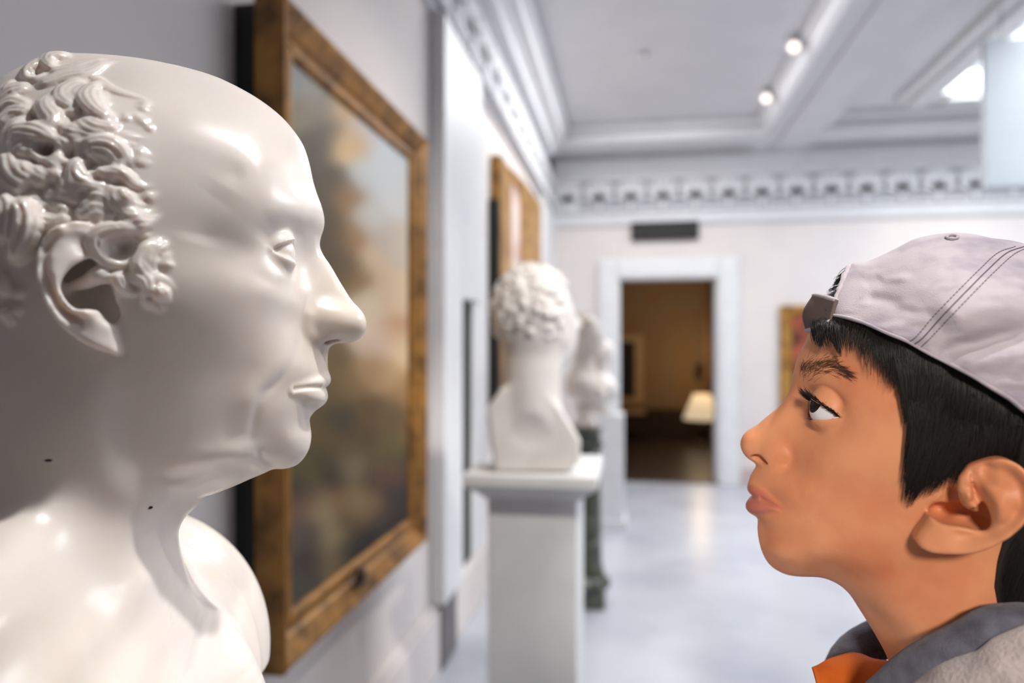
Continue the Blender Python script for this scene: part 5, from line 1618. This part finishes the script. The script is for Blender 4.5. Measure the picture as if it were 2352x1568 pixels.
def build_painting():
    L = -XL
    Yn = 1.625 * L
    Xf = -.8525 * L; Xg = -.9377 * L
    Yfar = at_x(984, 800, Xf)[1]
    zt = at_x(980, 316, Xf)[2]; zb = at_x(980, 1246, Xf)[2]
    zt = .5 * (zt + at_x(656, -18, Xf)[2]); zb = .5 * (zb + at_x(656, 1545, Xf)[2])
    root = empty('framed_painting', (XL, .5 * (Yn + Yfar), zb), 'large oil landscape in a wide gilded frame on the wall behind the near bust', 'painting')
    MB().box(XL, Xg, Yn + .012, Yfar - .012, zb + .012, zt - .012).build('backing', M['black'], root)
    # mitred mouldings: inward distance t, height above the wall
    prof = [(0, Xg), (0, Xf - .006), (.005, Xf), (.014, Xf - .004), (.05, Xf - .03), (.056, Xf - .04), (.068, Xf - .042), (.072, Xf - .034), (.082, Xf - .028), (.094, Xf - .034), (.100, Xf - .05), (.100, Xg)]
    R0 = [(Yn, zb), (Yfar, zb), (Yfar, zt), (Yn, zt)]
    ins = [(1, 1), (-1, 1), (-1, -1), (1, -1)]
    names = ['rail', 'stile', 'rail', 'stile']
    for k in range(4):
        a, b = k, (k + 1) % 4
        V, Fc = [], []
        n = len(prof)
        for c in (a, b):
            for t, x in prof: V.append((x, R0[c][0] + ins[c][0] * t, R0[c][1] + ins[c][1] * t))
        for i in range(n): Fc.append((i, (i + 1) % n, n + (i + 1) % n, n + i))
        Fc += [tuple(range(n)), tuple(reversed(range(n, 2 * n)))]
        MB().add(V, Fc).build(names[k], M['gilt'], root, bevel=.003)
    c = at_x(826, 1322, Xf - .015)
    MB().lathe((0, 0, 0), [(0.002, -.004), (.016, -.002), (.022, .004), (.018, .012), (.008, .016), (.001, .017)], 20)
    m = MB()
    pr = [(.001, -.006), (.024, -.004), (.028, .003), (.022, .012), (.010, .017), (.001, .018)]
    v = []
    for r, h in pr:
        for i in range(20): v.append((c[0] + h, c[1] + r * math.cos(i * math.pi / 10), c[2] + r * math.sin(i * math.pi / 10)))
    m.add(v, [(j * 20 + i, j * 20 + (i + 1) % 20, (j + 1) * 20 + (i + 1) % 20, (j + 1) * 20 + i) for j in range(5) for i in range(20)])
    m.build('boss', M['bronze'], root, True)
    # canvas with a soft landscape
    Xc = Xf - .045
    y0, y1, z0, z1 = Yn + .1, Yfar - .1, zb + .1, zt - .1
    ny, nz = 70, 90
    gy, gz = np.meshgrid(np.linspace(y0, y1, ny), np.linspace(z0, z1, nz), indexing='ij')
    V = np.stack([np.full(gy.shape, Xc), gy, gz], -1).reshape(-1, 3)
    Fc = np.array([(i * nz + j, (i + 1) * nz + j, (i + 1) * nz + j + 1, i * nz + j + 1) for i in range(ny - 1) for j in range(nz - 1)])
    spots = [(672, 120, 150, 150, 148), (690, 170, 140, 142, 140), (720, 200, 150, 145, 135), (700, 260, 140, 128, 108), (740, 240, 128, 122, 110), (760, 300, 105, 96, 80), (730, 330, 98, 88, 74), (790, 250, 190, 160, 128), (800, 330, 205, 172, 135), (825, 320, 180, 150, 110),
             (850, 290, 178, 186, 195), (880, 340, 182, 188, 190), (840, 400, 184, 186, 184), (900, 420, 186, 188, 188), (925, 450, 196, 192, 186), (770, 420, 96, 84, 66), (740, 480, 96, 84, 64), (800, 450, 150, 120, 82), (812, 540, 160, 128, 86), (780, 540, 88, 76, 58), (760, 600, 100, 84, 60), (800, 620, 100, 84, 58), (822, 640, 140, 112, 72),
             (850, 500, 186, 182, 174), (860, 600, 196, 170, 146), (893, 560, 172, 160, 150), (925, 560, 198, 184, 166), (850, 700, 200, 182, 158), (890, 680, 188, 160, 138), (925, 680, 208, 184, 154), (840, 780, 206, 182, 160), (880, 780, 212, 184, 164), (905, 760, 176, 140, 108), (930, 800, 206, 180, 146),
             (780, 820, 120, 100, 66), (800, 880, 138, 116, 80), (850, 850, 176, 148, 112), (890, 860, 180, 152, 118), (930, 900, 150, 122, 84), (760, 900, 112, 96, 62), (780, 960, 84, 76, 58), (850, 950, 118, 96, 62), (900, 950, 112, 92, 60), (930, 980, 120, 96, 58), (740, 1000, 108, 90, 56), (850, 1010, 104, 86, 58),
             (900, 1030, 116, 104, 58), (870, 1060, 104, 92, 62), (800, 1040, 108, 90, 66), (740, 1060, 84, 76, 52), (700, 1080, 100, 90, 52), (680, 1120, 74, 62, 54), (780, 1095, 56, 48, 44), (815, 1080, 150, 136, 108), (850, 1100, 80, 64, 52), (885, 1090, 120, 86, 66), (925, 1060, 74, 60, 46),
             (720, 1140, 104, 84, 66), (680, 1170, 120, 92, 74), (740, 1170, 150, 136, 106), (790, 1150, 128, 96, 62), (820, 1150, 154, 138, 104), (850, 1160, 142, 116, 84), (900, 1130, 58, 52, 46), (880, 1190, 50, 46, 42), (930, 1150, 56, 48, 40), (800, 1200, 104, 84, 62), (760, 1230, 150, 136, 106), (720, 1230, 76, 62, 56), (715, 1290, 66, 54, 50), (680, 1230, 104, 92, 82), (675, 1320, 86, 80, 72), (760, 1290, 126, 110, 84), (800, 1270, 64, 58, 50), (840, 1250, 48, 44, 40), (700, 1360, 84, 78, 68), (670, 1400, 90, 84, 70)]
    P = np.array([at_x(a, b, Xc)[1:] for a, b, *_ in spots]); C = np.array([[s2l(q * min(1.06, .70 + .40 * q / 190.)) for q in s_[2:]] for s_ in spots])
    def pic(W_):
        r_ = W_ - CAM; z_ = r_ @ FWD
        return np.stack([r_ @ RIGHT / z_, r_[:, 2] / z_], -1) * FPX
    D2 = ((pic(V)[:, None] - pic(np.c_[np.full(len(P), Xc), P])[None]) ** 2).sum(-1)
    wgt = np.exp(-D2 / 33 ** 2) + 1e-5 / (D2 / 1e4 + .05)
    col = (wgt @ C) / wgt.sum(1)[:, None]
    o = link_mesh('canvas', V, Fc[:, ::-1], M['canvas'], root)
    at = o.data.color_attributes.new('paint', 'FLOAT_COLOR', 'POINT')
    at.data.foreach_set('color', np.c_[col, np.ones(len(col))].astype(np.float32).ravel())


def blobs_mesh(name, fr, F, lo, hi, step, mat_, parent, flip, refine=1):
    V, Q = F.mesh(lo, hi, step, refine)
    return sculpt(name, fr, V, Q, mat_, parent, flip=flip)


def back_bust():
    """second bust, seen from behind, on its white pedestal"""
    z = 2.16
    fr = view_frame(1225, 1225, 900, z, 1)
    L = lambda x, y, w=0: fr.loc(x, y, w)
    F = Field(None)
    def A(s, k=20): F.add(s, k, 'add', False)
    rng = np.random.default_rng(4)
    A(Ell(L(1222, 716), (122, 120, 142)))
    A(Ell(L(1262, 760, -50), (90, 70, 110)), 40)
    A(Ell(L(1272, 800, -70), (62, 50, 70)), 30)
    A(Tube([L(1226, 790), L(1220, 880, 0), L(1222, 960, -10)], [92, 90, 96]), 40)
    A(Ell(L(1326, 745, -85), (12, 14, 20)), 14)
    A(Ell(L(1296, 775, 45), (10, 8, 30)), 8)
    prof = np.array([(1119, 936), (1150, 893), (1196, 874), (1236, 886), (1284, 932), (1334, 1012), (1332, 1058), (1308, 1082), (1138, 1082), (1126, 1010)], float)
    poly = fr.loc(prof[:, 0], prof[:, 1], 60)[:, [0, 2]]
    reg = Region(poly, 3.0, 40)
    slab = Cut(Cut(Ell((0, 0, 0), (400, 400, 900)), (0, 72, 0), (0, -1, 0), 8), (0, -120, 0), (0, 1, 0), 8)
    F.add(Inter(slab, reg, 14), 14, 'add', False)
    F.ops[-1][0].lo = np.array([poly[:, 0].min() - 20, -140, poly[:, 1].min() - 20]); F.ops[-1][0].hi = np.array([poly[:, 0].max() + 20, 90, poly[:, 1].max() + 20])
    F.add(Ell(L(1222, 1000, 100), (70, 30, 60)), 16, 'cut', False)
    # hair of short curls
    for k in range(420):
        a, b = rng.uniform(0, 2 * math.pi), rng.uniform(-.6, 1)
        s_ = math.sqrt(1 - b * b)
        n_ = np.array([s_ * math.cos(a), s_ * math.sin(a), b])
        c = L(1222, 716) + n_ * (122, 120, 142)
        if n_[0] > .75 and n_[2] < .5: continue
        F.add(Ell(c, rng.uniform(8, 14)), 5, 'add', False)
    base = fr.world(L(1222, 1080)); 
    root = empty('marble_bust', base, 'white bust seen from behind on the tall white pedestal, mid distance', 'bust')
    blobs_mesh('figure', fr, F, (-190, -170, -310), (190, 130, 480), 7.0, M['marble_far'], root, False)
    bot = float(fr.world(L(1222, 1080))[2])
    # pedestal
    c = at_depth(1231, 1090, 2.20)
    top = bot + .004
    w, d = .132, .16
    X, Y = c[0], c[1] + .06
    ped = empty('pedestal', (X, Y, 0), 'tall white pedestal with a flared cap carrying the bust seen from behind', 'pedestal')
    prof = [(.132, 0), (.132, .1), (.118, .11), (.118, .0)]
    m = MB()
    def rings(pr, name):
        mm = MB(); v, f = [], []
        for r, z_ in pr:
            for sx, sy in ((-1, -1), (1, -1), (1, 1), (-1, 1)): v.append((X + sx * r, Y + sy * (r + .02), z_))
        n = len(pr)
        for j in range(n - 1):
            for i in range(4): f.append((j * 4 + i, j * 4 + (i + 1) % 4, (j + 1) * 4 + (i + 1) % 4, (j + 1) * 4 + i))
        f += [(3, 2, 1, 0), tuple(range(4 * n - 4, 4 * n))]
        mm.add(v, f).build(name, M['white_trim'], ped, bevel=.004)
    rings([(.17, 0), (.17, .10), (.15, .13), (.14, .14)], 'base')
    rings([(.136, .14), (.136, top - .085)], 'shaft')
    rings([(.140, top - .085), (.150, top - .075), (.166, top - .06), (.188, top - .045), (.200, top - .034), (.200, top - .004), (.197, top)], 'cap')


def generic_bust(name, label, px, py_top, py_bot, z, seed, yaw, mat_, group=None):
    """small distant bust: head, neck, draped shoulders, round socle"""
    p = at_depth(px, py_bot, z); h = (py_bot - py_top) / FPX * z
    fr = Frame(p, np.array([math.cos(yaw), math.sin(yaw), 0]), np.array([math.sin(yaw), -math.cos(yaw), 0]))
    s = h * 1000 / 640.0
    F = Field(None)
    def A(c, r, k=20): F.add(Ell(np.array(c) * s, np.array(r) * s), k * s, 'add', False)
    A((0, 0, 530), (92, 76, 108)); A((45, 0, 480), (55, 56, 85), 30); A((92, 0, 495), (16, 14, 26), 14); A((70, 0, 425), (28, 26, 22), 20); A((-15, 62, 500), (16, 8, 30), 6); A((-15, -62, 500), (16, 8, 30), 6)
    F.add(Tube(np.array([(0, 0, 460), (-12, 0, 330), (-8, 0, 250)]) * s, np.array([58, 60, 90]) * s), 30 * s, 'add', False)
    A((0, 0, 235), (105, 175, 95), 40); A((50, 60, 190), (60, 80, 60), 30); A((50, -60, 190), (60, 80, 60), 30)
    rng = np.random.default_rng(seed)
    for k in range(70):
        a, b = rng.uniform(.9, 5.4), rng.uniform(-.4, 1)
        q = math.sqrt(1 - b * b)
        A(np.array([0, 0, 535]) + np.array([q * math.cos(a) * 92, q * math.sin(a) * 78, b * 108]), (15, 15, 15), 6)
    for k in range(7):
        F.add(Tube(np.array([(90, -120 + 40 * k, 260 - abs(k - 3) * 12), (105, -100 + 34 * k, 190), (80, -80 + 26 * k, 120)]) * s, np.array([9, 13, 7]) * s), 8 * s, 'add', False)
    F.add(Ell(np.array([0, 0, -330]) * s, np.array([400, 400, 440]) * s), 10 * s, 'cut', False)
    root = empty(name, p, label, 'bust', group)
    V, Q = F.mesh(np.array((-150, -210, 80)) * s, np.array((150, 210, 670)) * s, 12 * s, 1)
    sculpt('figure', fr, V, Q, mat_, root)
    MB().lathe(tuple(p), [(.075 * s, 0), (.075 * s, .02 * s), (.055 * s, .035 * s), (.042 * s, .06 * s), (.045 * s, .09 * s), (.06 * s, .105 * s), (.06 * s, .13 * s)], 28).build('socle', mat_, root, True)
    return p


def build_furnishings(Rm):
    # third bust on its green column
    p = generic_bust('marble_bust', 'draped white bust on the dark green column, just past the white pedestal', 1343, 720, 981, 3.85, 3, -.1, M['marble_warm'])
    col = empty('column_pedestal', (p[0], p[1], 0), 'dark green marble column carrying the draped bust', 'pedestal')
    t = p[2]
    MB().lathe((p[0], p[1], 0), [(.16, 0), (.16, .09), (.15, .1)], 4, math.pi / 4).build('plinth', M['green_marble'], col)
    MB().lathe((p[0], p[1], 0), [(.14, .10), (.14, .13), (.115, .15), (.105, .18), (.095, .22), (.085, t - .16), (.088, t - .12)], 36).build('shaft', M['green_marble'], col, True)
    MB().lathe((p[0], p[1], 0), [(.088, t - .12), (.105, t - .10), (.09, t - .08), (.085, t - .02), (.10, t - .008), (.10, t - .001)], 36).build('capital', M['green_marble'], col, True)
    # fourth bust, farther along the wall, on a plain white pedestal
    q = generic_bust('marble_bust', 'small white bust on the plain white pedestal farthest down the left wall', 1386, 778, 948, 5.5, 8, .3, M['marble_far'])
    ped = empty('pedestal', (q[0], q[1], 0), 'plain white box pedestal farthest down the left wall, near the doorway', 'pedestal')
    MB().box(q[0] - .10, q[0] + .16, q[1] - .13, q[1] + .13, 0, q[2] - .002).build('shaft', M['white_trim'], ped, bevel=.004)
    MB().box(q[0] - .12, q[0] + .18, q[1] - .15, q[1] + .15, 0, .08).build('base', M['white_trim'], ped, bevel=.006)
    # ornate gilt mirror-shaped frame on the left wall
    Xf = XL + .07
    ya = at_x(1151, 500, Xf)[1]; yb = at_x(1243, 500, Xf)[1]
    zt = at_x(1153, 358, Xf)[2]; zs = at_x(1238, 462, Xf)[2]; zb = .95
    root = empty('gilded_frame', (XL, .5 * (ya + yb), zb), 'gilded frame with a swept crest on the left wall above the second bust', 'picture frame')
    outer, inner = [], []
    y1, y2 = at_x(1184, 500, Xf)[1], at_x(1206, 500, Xf)[1]
    n = 24
    for k in range(n + 1):
        t = k / n
        y = ya + (yb - ya) * t
        z = zt if t < .12 else zs + (zt - zs) * (1 - (t - .12) / .88) ** 2.2
        outer.append((y, z))
        iy = y1 + (y2 - y1) * t
        zi = zs - .10 - .05 * abs(2 * t - 1) ** 2
        inner.append((iy, zi))
    outer += [(yb, zb), (ya, zb)]; inner += [(y2, zb + .12), (y1, zb + .12)]
    N = len(outer)
    V = [(Xf, y, z) for y, z in outer] + [(Xf - .025, y, z) for y, z in inner] + [(XL, y, z) for y, z in outer] + [(XL, y, z) for y, z in inner]
    Fc = []
    for i in range(N):
        j = (i + 1) % N
        Fc += [(i, j, N + j, N + i), (2 * N + i, 2 * N + j, j, i), (N + i, N + j, 3 * N + j, 3 * N + i)]
    MB().add(V, Fc).build('moulding', M['gilt_bright'], root, bevel=.006)
    MB().add([(XL + .03, y, z) for y, z in inner], [tuple(range(N))]).build('picture', M['pale_picture'], root)
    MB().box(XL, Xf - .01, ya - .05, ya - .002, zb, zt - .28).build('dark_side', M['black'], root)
    # dark sign above the door
    a, b = at_y(1450, 512, YF), at_y(1604, 549, YF)
    m = MB().box(a[0], b[0], YF - .06, YF, b[2], a[2]).build('door_sign', M['black'], None, bevel=.012)
    tag(m, 'long dark sign box on the far wall above the doorway', 'sign')
    # framed picture on the far wall, behind the boy
    a, b = at_y(1790, 702, YF), at_y(1975, 985, YF)
    root = empty('framed_picture', (.5 * (a[0] + b[0]), YF, b[2]), 'gold framed picture with red and dark tones on the far wall behind the boy', 'picture')
    fw = .115
    m = MB()
    m.box(a[0], a[0] + fw, YF - .05, YF, b[2], a[2]); m.box(b[0] - fw, b[0], YF - .05, YF, b[2], a[2])
    m.box(a[0] + fw, b[0] - fw, YF - .05, YF, a[2] - .09, a[2]); m.box(a[0] + fw, b[0] - fw, YF - .05, YF, b[2], b[2] + .09)
    m.build('frame', M['gilt_bright'], root, bevel=.01)
    MB().box(a[0] + fw, b[0] - fw, YF - .02, YF, b[2] + .09, a[2] - .09).build('canvas', M['red_picture'], root)
    # hanging white panel near the skylight
    z = 4.3
    p0, p1 = at_depth(2263, 92, z), at_depth(2263, 430, z)
    w_ = .85
    root = empty('hanging_panel', (p0[0] + w_ / 2, p0[1], p1[2]), 'white rectangular panel hanging from the ceiling beside the skylight', 'panel')
    MB().box(p0[0], p0[0] + w_, p0[1], p0[1] + .06, p1[2], p0[2]).build('panel', M['panel_white'], root, bevel=.006)
    for f in (.12, .88):
        MB().tube([(p0[0] + w_ * f, p0[1] + .03, p0[2]), (p0[0] + w_ * f, p0[1] + .03, H_COF + (.16 if 2.5 < p0[0] + w_ * f < 4.6 and p0[1] < 5.6 else 0))], .004, 8).build('cable', M['steel'], root)
    # spotlights along the long beam
    for k, (x, y, lab) in enumerate(((1824, 108, 'warm ceiling spotlight on the beam, nearer of the two'), (1760, 226, 'warm ceiling spotlight on the beam, farther of the two'))):
        zz = (H_COF - .10 - HC) * FPX / (HZ - y)
        c = at_depth(x, y, zz)
        root = empty('spotlight', c, lab, 'light', 'ceiling spotlights on the beam')
        d = np.array([-.35, -.75, -.45]); d /= np.linalg.norm(d)
        MB().tube([c - d * .12, c - d * .02, c], [.035, .042, .044], 20).build('housing', M['white_trim'], root, True)
        MB().tube([c, c + d * .004], [.037, .036], 20).build('lamp_face', M['lamp_warm'], root)
        MB().tube([c - d * .08, (c[0], c[1] + .06, H_COF - .015)], .010, 10).build('arm', M['white_trim'], root, True)
        MB().lathe((c[0], c[1] + .06, H_COF - .02), [(.03, 0), (.03, .02)], 20).build('mount', M['white_trim'], root, True)
    zz = (H_COF - HC) * FPX / (HZ - 122)
    c = at_depth(1480, 122, zz)
    o = MB().lathe((c[0], c[1], c[2] - .03), [(.012, 0), (.03, .008), (.012, .014), (.012, .02), (.035, .026), (.035, .03)], 20).build('ceiling_sprinkler', M['steel'], None, True, origin=c)
    tag(o, 'small sprinkler head in the middle of the pale ceiling coffer', 'sprinkler')
    # ---------------- beyond the door
    Y2, X2a, X2b = Rm['Y2'], Rm['X2a'], Rm['X2b']
    # picture with a pale mat on the back wall, dark cabinet below
    a, b = at_y(1400, 770, Y2 - .04), at_y(1478, 925, Y2 - .04)
    root = empty('matted_picture', (.5 * (a[0] + b[0]), Y2, b[2]), 'dark picture with a cream mat seen through the doorway', 'picture')
    MB().box(a[0], b[0], Y2 - .04, Y2 - .001, b[2], a[2]).build('mat', M['cream'], root)
    c, e = at_y(1404, 785, Y2 - .05), at_y(1458, 912, Y2 - .05)
    MB().box(c[0], e[0], Y2 - .05, Y2 - .04, e[2], c[2]).build('picture', M['black'], root)
    a, b = at_y(1395, 950, Y2 - .5), at_y(1478, 1090, Y2 - .5)
    root = empty('cabinet', (.5 * (a[0] + b[0]), Y2 - .27, 0), 'dark wooden cabinet below the matted picture in the room beyond the doorway', 'cabinet')
    MB().box(a[0], b[0], Y2 - .5, Y2 - .04, .05, a[2]).build('body', M['brown_wood'], root, bevel=.01)
    MB().box(a[0] - .03, b[0] + .03, Y2 - .53, Y2 - .03, a[2], a[2] + .035).build('top', M['cream'], root, bevel=.01)
    for k in (0, 1):
        x_ = a[0] + (b[0] - a[0]) * (k + .5) / 2
        MB().box(x_ - .12, x_ + .12, Y2 - .515, Y2 - .5, .12, a[2] - .06).build('door', M['brown_wood'], root, bevel=.006)
    for k in (0, 1):
        x_ = (a[0] + .04, b[0] - .04)[k]
        MB().box(x_ - .03, x_ + .03, Y2 - .48, Y2 - .1, 0, .05).build('foot', M['brown_wood'], root)
    # standard lamp with a broad pale shade
    Yl = 10.6
    c = at_y(1612, 930, Yl); t = at_y(1612, 905, Yl)[2]; b_ = at_y(1612, 962, Yl)[2]
    root = empty('floor_lamp', (c[0], Yl, 0), 'lamp with a wide pale shade on a thin stand in the room beyond the doorway', 'lamp')
    MB().lathe((c[0], Yl, 0), [(.15, 0), (.15, .02), (.03, .04)], 28).build('base', M['bronze'], root, True)
    MB().tube([(c[0], Yl, .03), (c[0], Yl, b_ + .04)], .022, 14).build('stand', M['bronze'], root, True)
    m = MB(); n = 32; v = []; f = []
    for r, z_ in ((.27, b_), (.20, .5 * (t + b_)), (.12, t)):
        for i in range(n): v.append((c[0] + r * math.cos(2 * math.pi * i / n), Yl + r * math.sin(2 * math.pi * i / n), z_))
    for j in range(2):
        for i in range(n): f.append((j * n + i, j * n + (i + 1) % n, (j + 1) * n + (i + 1) % n, (j + 1) * n + i))
    o = m.add(v, f).build('lamp_shade', M['shade'], root, True)
    sm = o.modifiers.new('thick', 'SOLIDIFY'); sm.thickness = .006
    # tall pale curtain at the right of the doorway and a dark wall bracket
    a, b = at_y(1618, 650, Y2 - .12), at_y(1690, 1060, Y2 - .12)
    m = MB(); v = []; f = []
    nn = 40
    for i in range(nn + 1):
        x_ = a[0] + (b[0] - a[0]) * i / nn
        for z_ in (.06, 2.95): v.append((x_, Y2 - .12 + .03 * math.sin(i * 1.3), z_))
    for i in range(nn): f.append((2 * i, 2 * i + 2, 2 * i + 3, 2 * i + 1))
    o = m.add(v, f).build('curtain', M['curtain'], None, True, origin=(a[0], Y2 - .12, 0))
    sm = o.modifiers.new('thick', 'SOLIDIFY'); sm.thickness = .006
    tag(o, 'tan curtain hanging at the right in the room beyond the doorway', 'curtain')
    c = at_y(1606, 855, Y2 - .1)
    root = empty('wall_bracket', (c[0], Y2, c[2] - .12), 'dark wall bracket beside the tan curtain in the room beyond the doorway', 'wall bracket')
    MB().box(c[0] - .05, c[0] + .05, Y2 - .03, Y2, c[2] - .12, c[2] + .12).build('plate', M['bronze'], root, bevel=.008)
    MB().tube([(c[0], Y2 - .03, c[2] - .05), (c[0], Y2 - .14, c[2] - .06), (c[0], Y2 - .16, c[2] + .02)], .014, 12).build('arm', M['bronze'], root, True)
    MB().lathe((c[0], Y2 - .16, c[2] + .02), [(.02, 0), (.05, .03), (.06, .1), (.055, .11)], 20).build('cup', M['bronze'], root, True)


def bust_support(root, fr):
    """socle and pedestal under the near bust (below the frame)"""
    c = fr.world(np.array([-60., -10., -258.]))
    X, Y, Zb = c
    MB().lathe((X, Y, Zb - .14), [(.11, 0), (.11, .03), (.085, .045), (.065, .07), (.065, .10), (.075, .125), (.075, .15)], 40).build('socle', M['marble'], root, True)
    top = Zb - .14
    ped = empty('pedestal', (X, Y, 0), 'white pedestal under the nearest marble bust', 'pedestal')
    MB().box(X - .16, X + .16, Y - .16, Y + .16, .1, top - .06).build('shaft', M['white_trim'], ped, bevel=.004)
    MB().box(X - .2, X + .2, Y - .2, Y + .2, 0, .1).build('base', M['white_trim'], ped, bevel=.006)
    MB().box(X - .2, X + .2, Y - .2, Y + .2, top - .06, top - .001).build('cap', M['white_trim'], ped, bevel=.008)
def build_lights(Rm):
    sx0, sx1, sy0, sy1 = Rm['sky']
    # daylight through the skylight
    area('daylight', (.5 * (sx0 + sx1), .5 * (sy0 + sy1), H_COF + .12), (.5 * (sx0 + sx1), .5 * (sy0 + sy1), 0), 230, sx1 - sx0, sy1 - sy0, (.89, .945, 1))
    # gallery spotlights above and in front of the two heads, then three added fills
    fb, fy = view_frame(600, 600, 700, 0.385, 1), view_frame(1850, 1900, 1000, 0.39, -1)
    t = at_depth(440, 850, .40); d = fb.U * .46 + fb.W * .11 + UP * .88
    spot('key_or_fill_spot', t + d * 1.9, t, 128, .045, .50, (1, .97, .945), .5)
    t = at_depth(1900, 950, .39); d = -fy.U * .42 + fy.W * .16 + UP * .90
    spot('key_or_fill_spot', t + d * 1.9, t, 74, .045, .36, (1, .95, .90), .5)
    t = at_depth(1960, 1190, .36); d = -fy.U * .16 + fy.W * .90 + UP * .36
    spot('key_or_fill_spot', t + d * 2.2, t, 195, .14, .25, (1, .93, .84), .8)  # added fill from behind the camera for the boy's face
    spot('key_or_fill_spot', (1.0, .5, 3.35), (-.10, 2.35, 1.15), 250, .08, .50, (1, .95, .9), .6)  # added to brighten the second bust and its pedestal
    spot('key_or_fill_spot', (1.15, 1.7, 3.3), (-.85, 2.3, 1.4), 85, .08, .85, (1, .95, .9), .7)  # added wash over the painting and the left wall
    # added room fills without fixtures
    area('ceiling_fill', (.3, 5.2, H_COF - .02), (.3, 5.2, 0), 75, 1.2, 2.4, (.98, .985, 1))  # added overhead fill that keeps the far end of the hall bright
    spot('key_or_fill_spot', (2.9, 5.6, H_COF - .1), at_y(2150, 640, YF), 26, .06, .9, (1, .84, .68), .8)  # added warm wash on the far wall
    # warm room beyond
    l = bpy.data.lights.new('lamp_bulb', 'POINT'); l.energy = 9; l.color = (1, .76, .46); l.shadow_soft_size = .12
    o = bpy.data.objects.new('lamp_bulb', l); COL.objects.link(o); o.location = (at_y(1612, 935, 10.6)[0], 10.6, 1.25)
    l = bpy.data.lights.new('room_lamp', 'POINT'); l.energy = 14; l.color = (1, .88, .72); l.shadow_soft_size = .3
    o = bpy.data.objects.new('room_lamp', l); COL.objects.link(o); o.location = (.6, 9.6, 2.7)
import os, time
_t = time.time()
Rm = build_room()
build_painting()
back_bust()
build_furnishings(Rm)
build_lights(Rm)
fr_b, F_b, root_b = build_bust()
bust_support(root_b, fr_b)
build_boy()
print('script seconds', time.time() - _t)
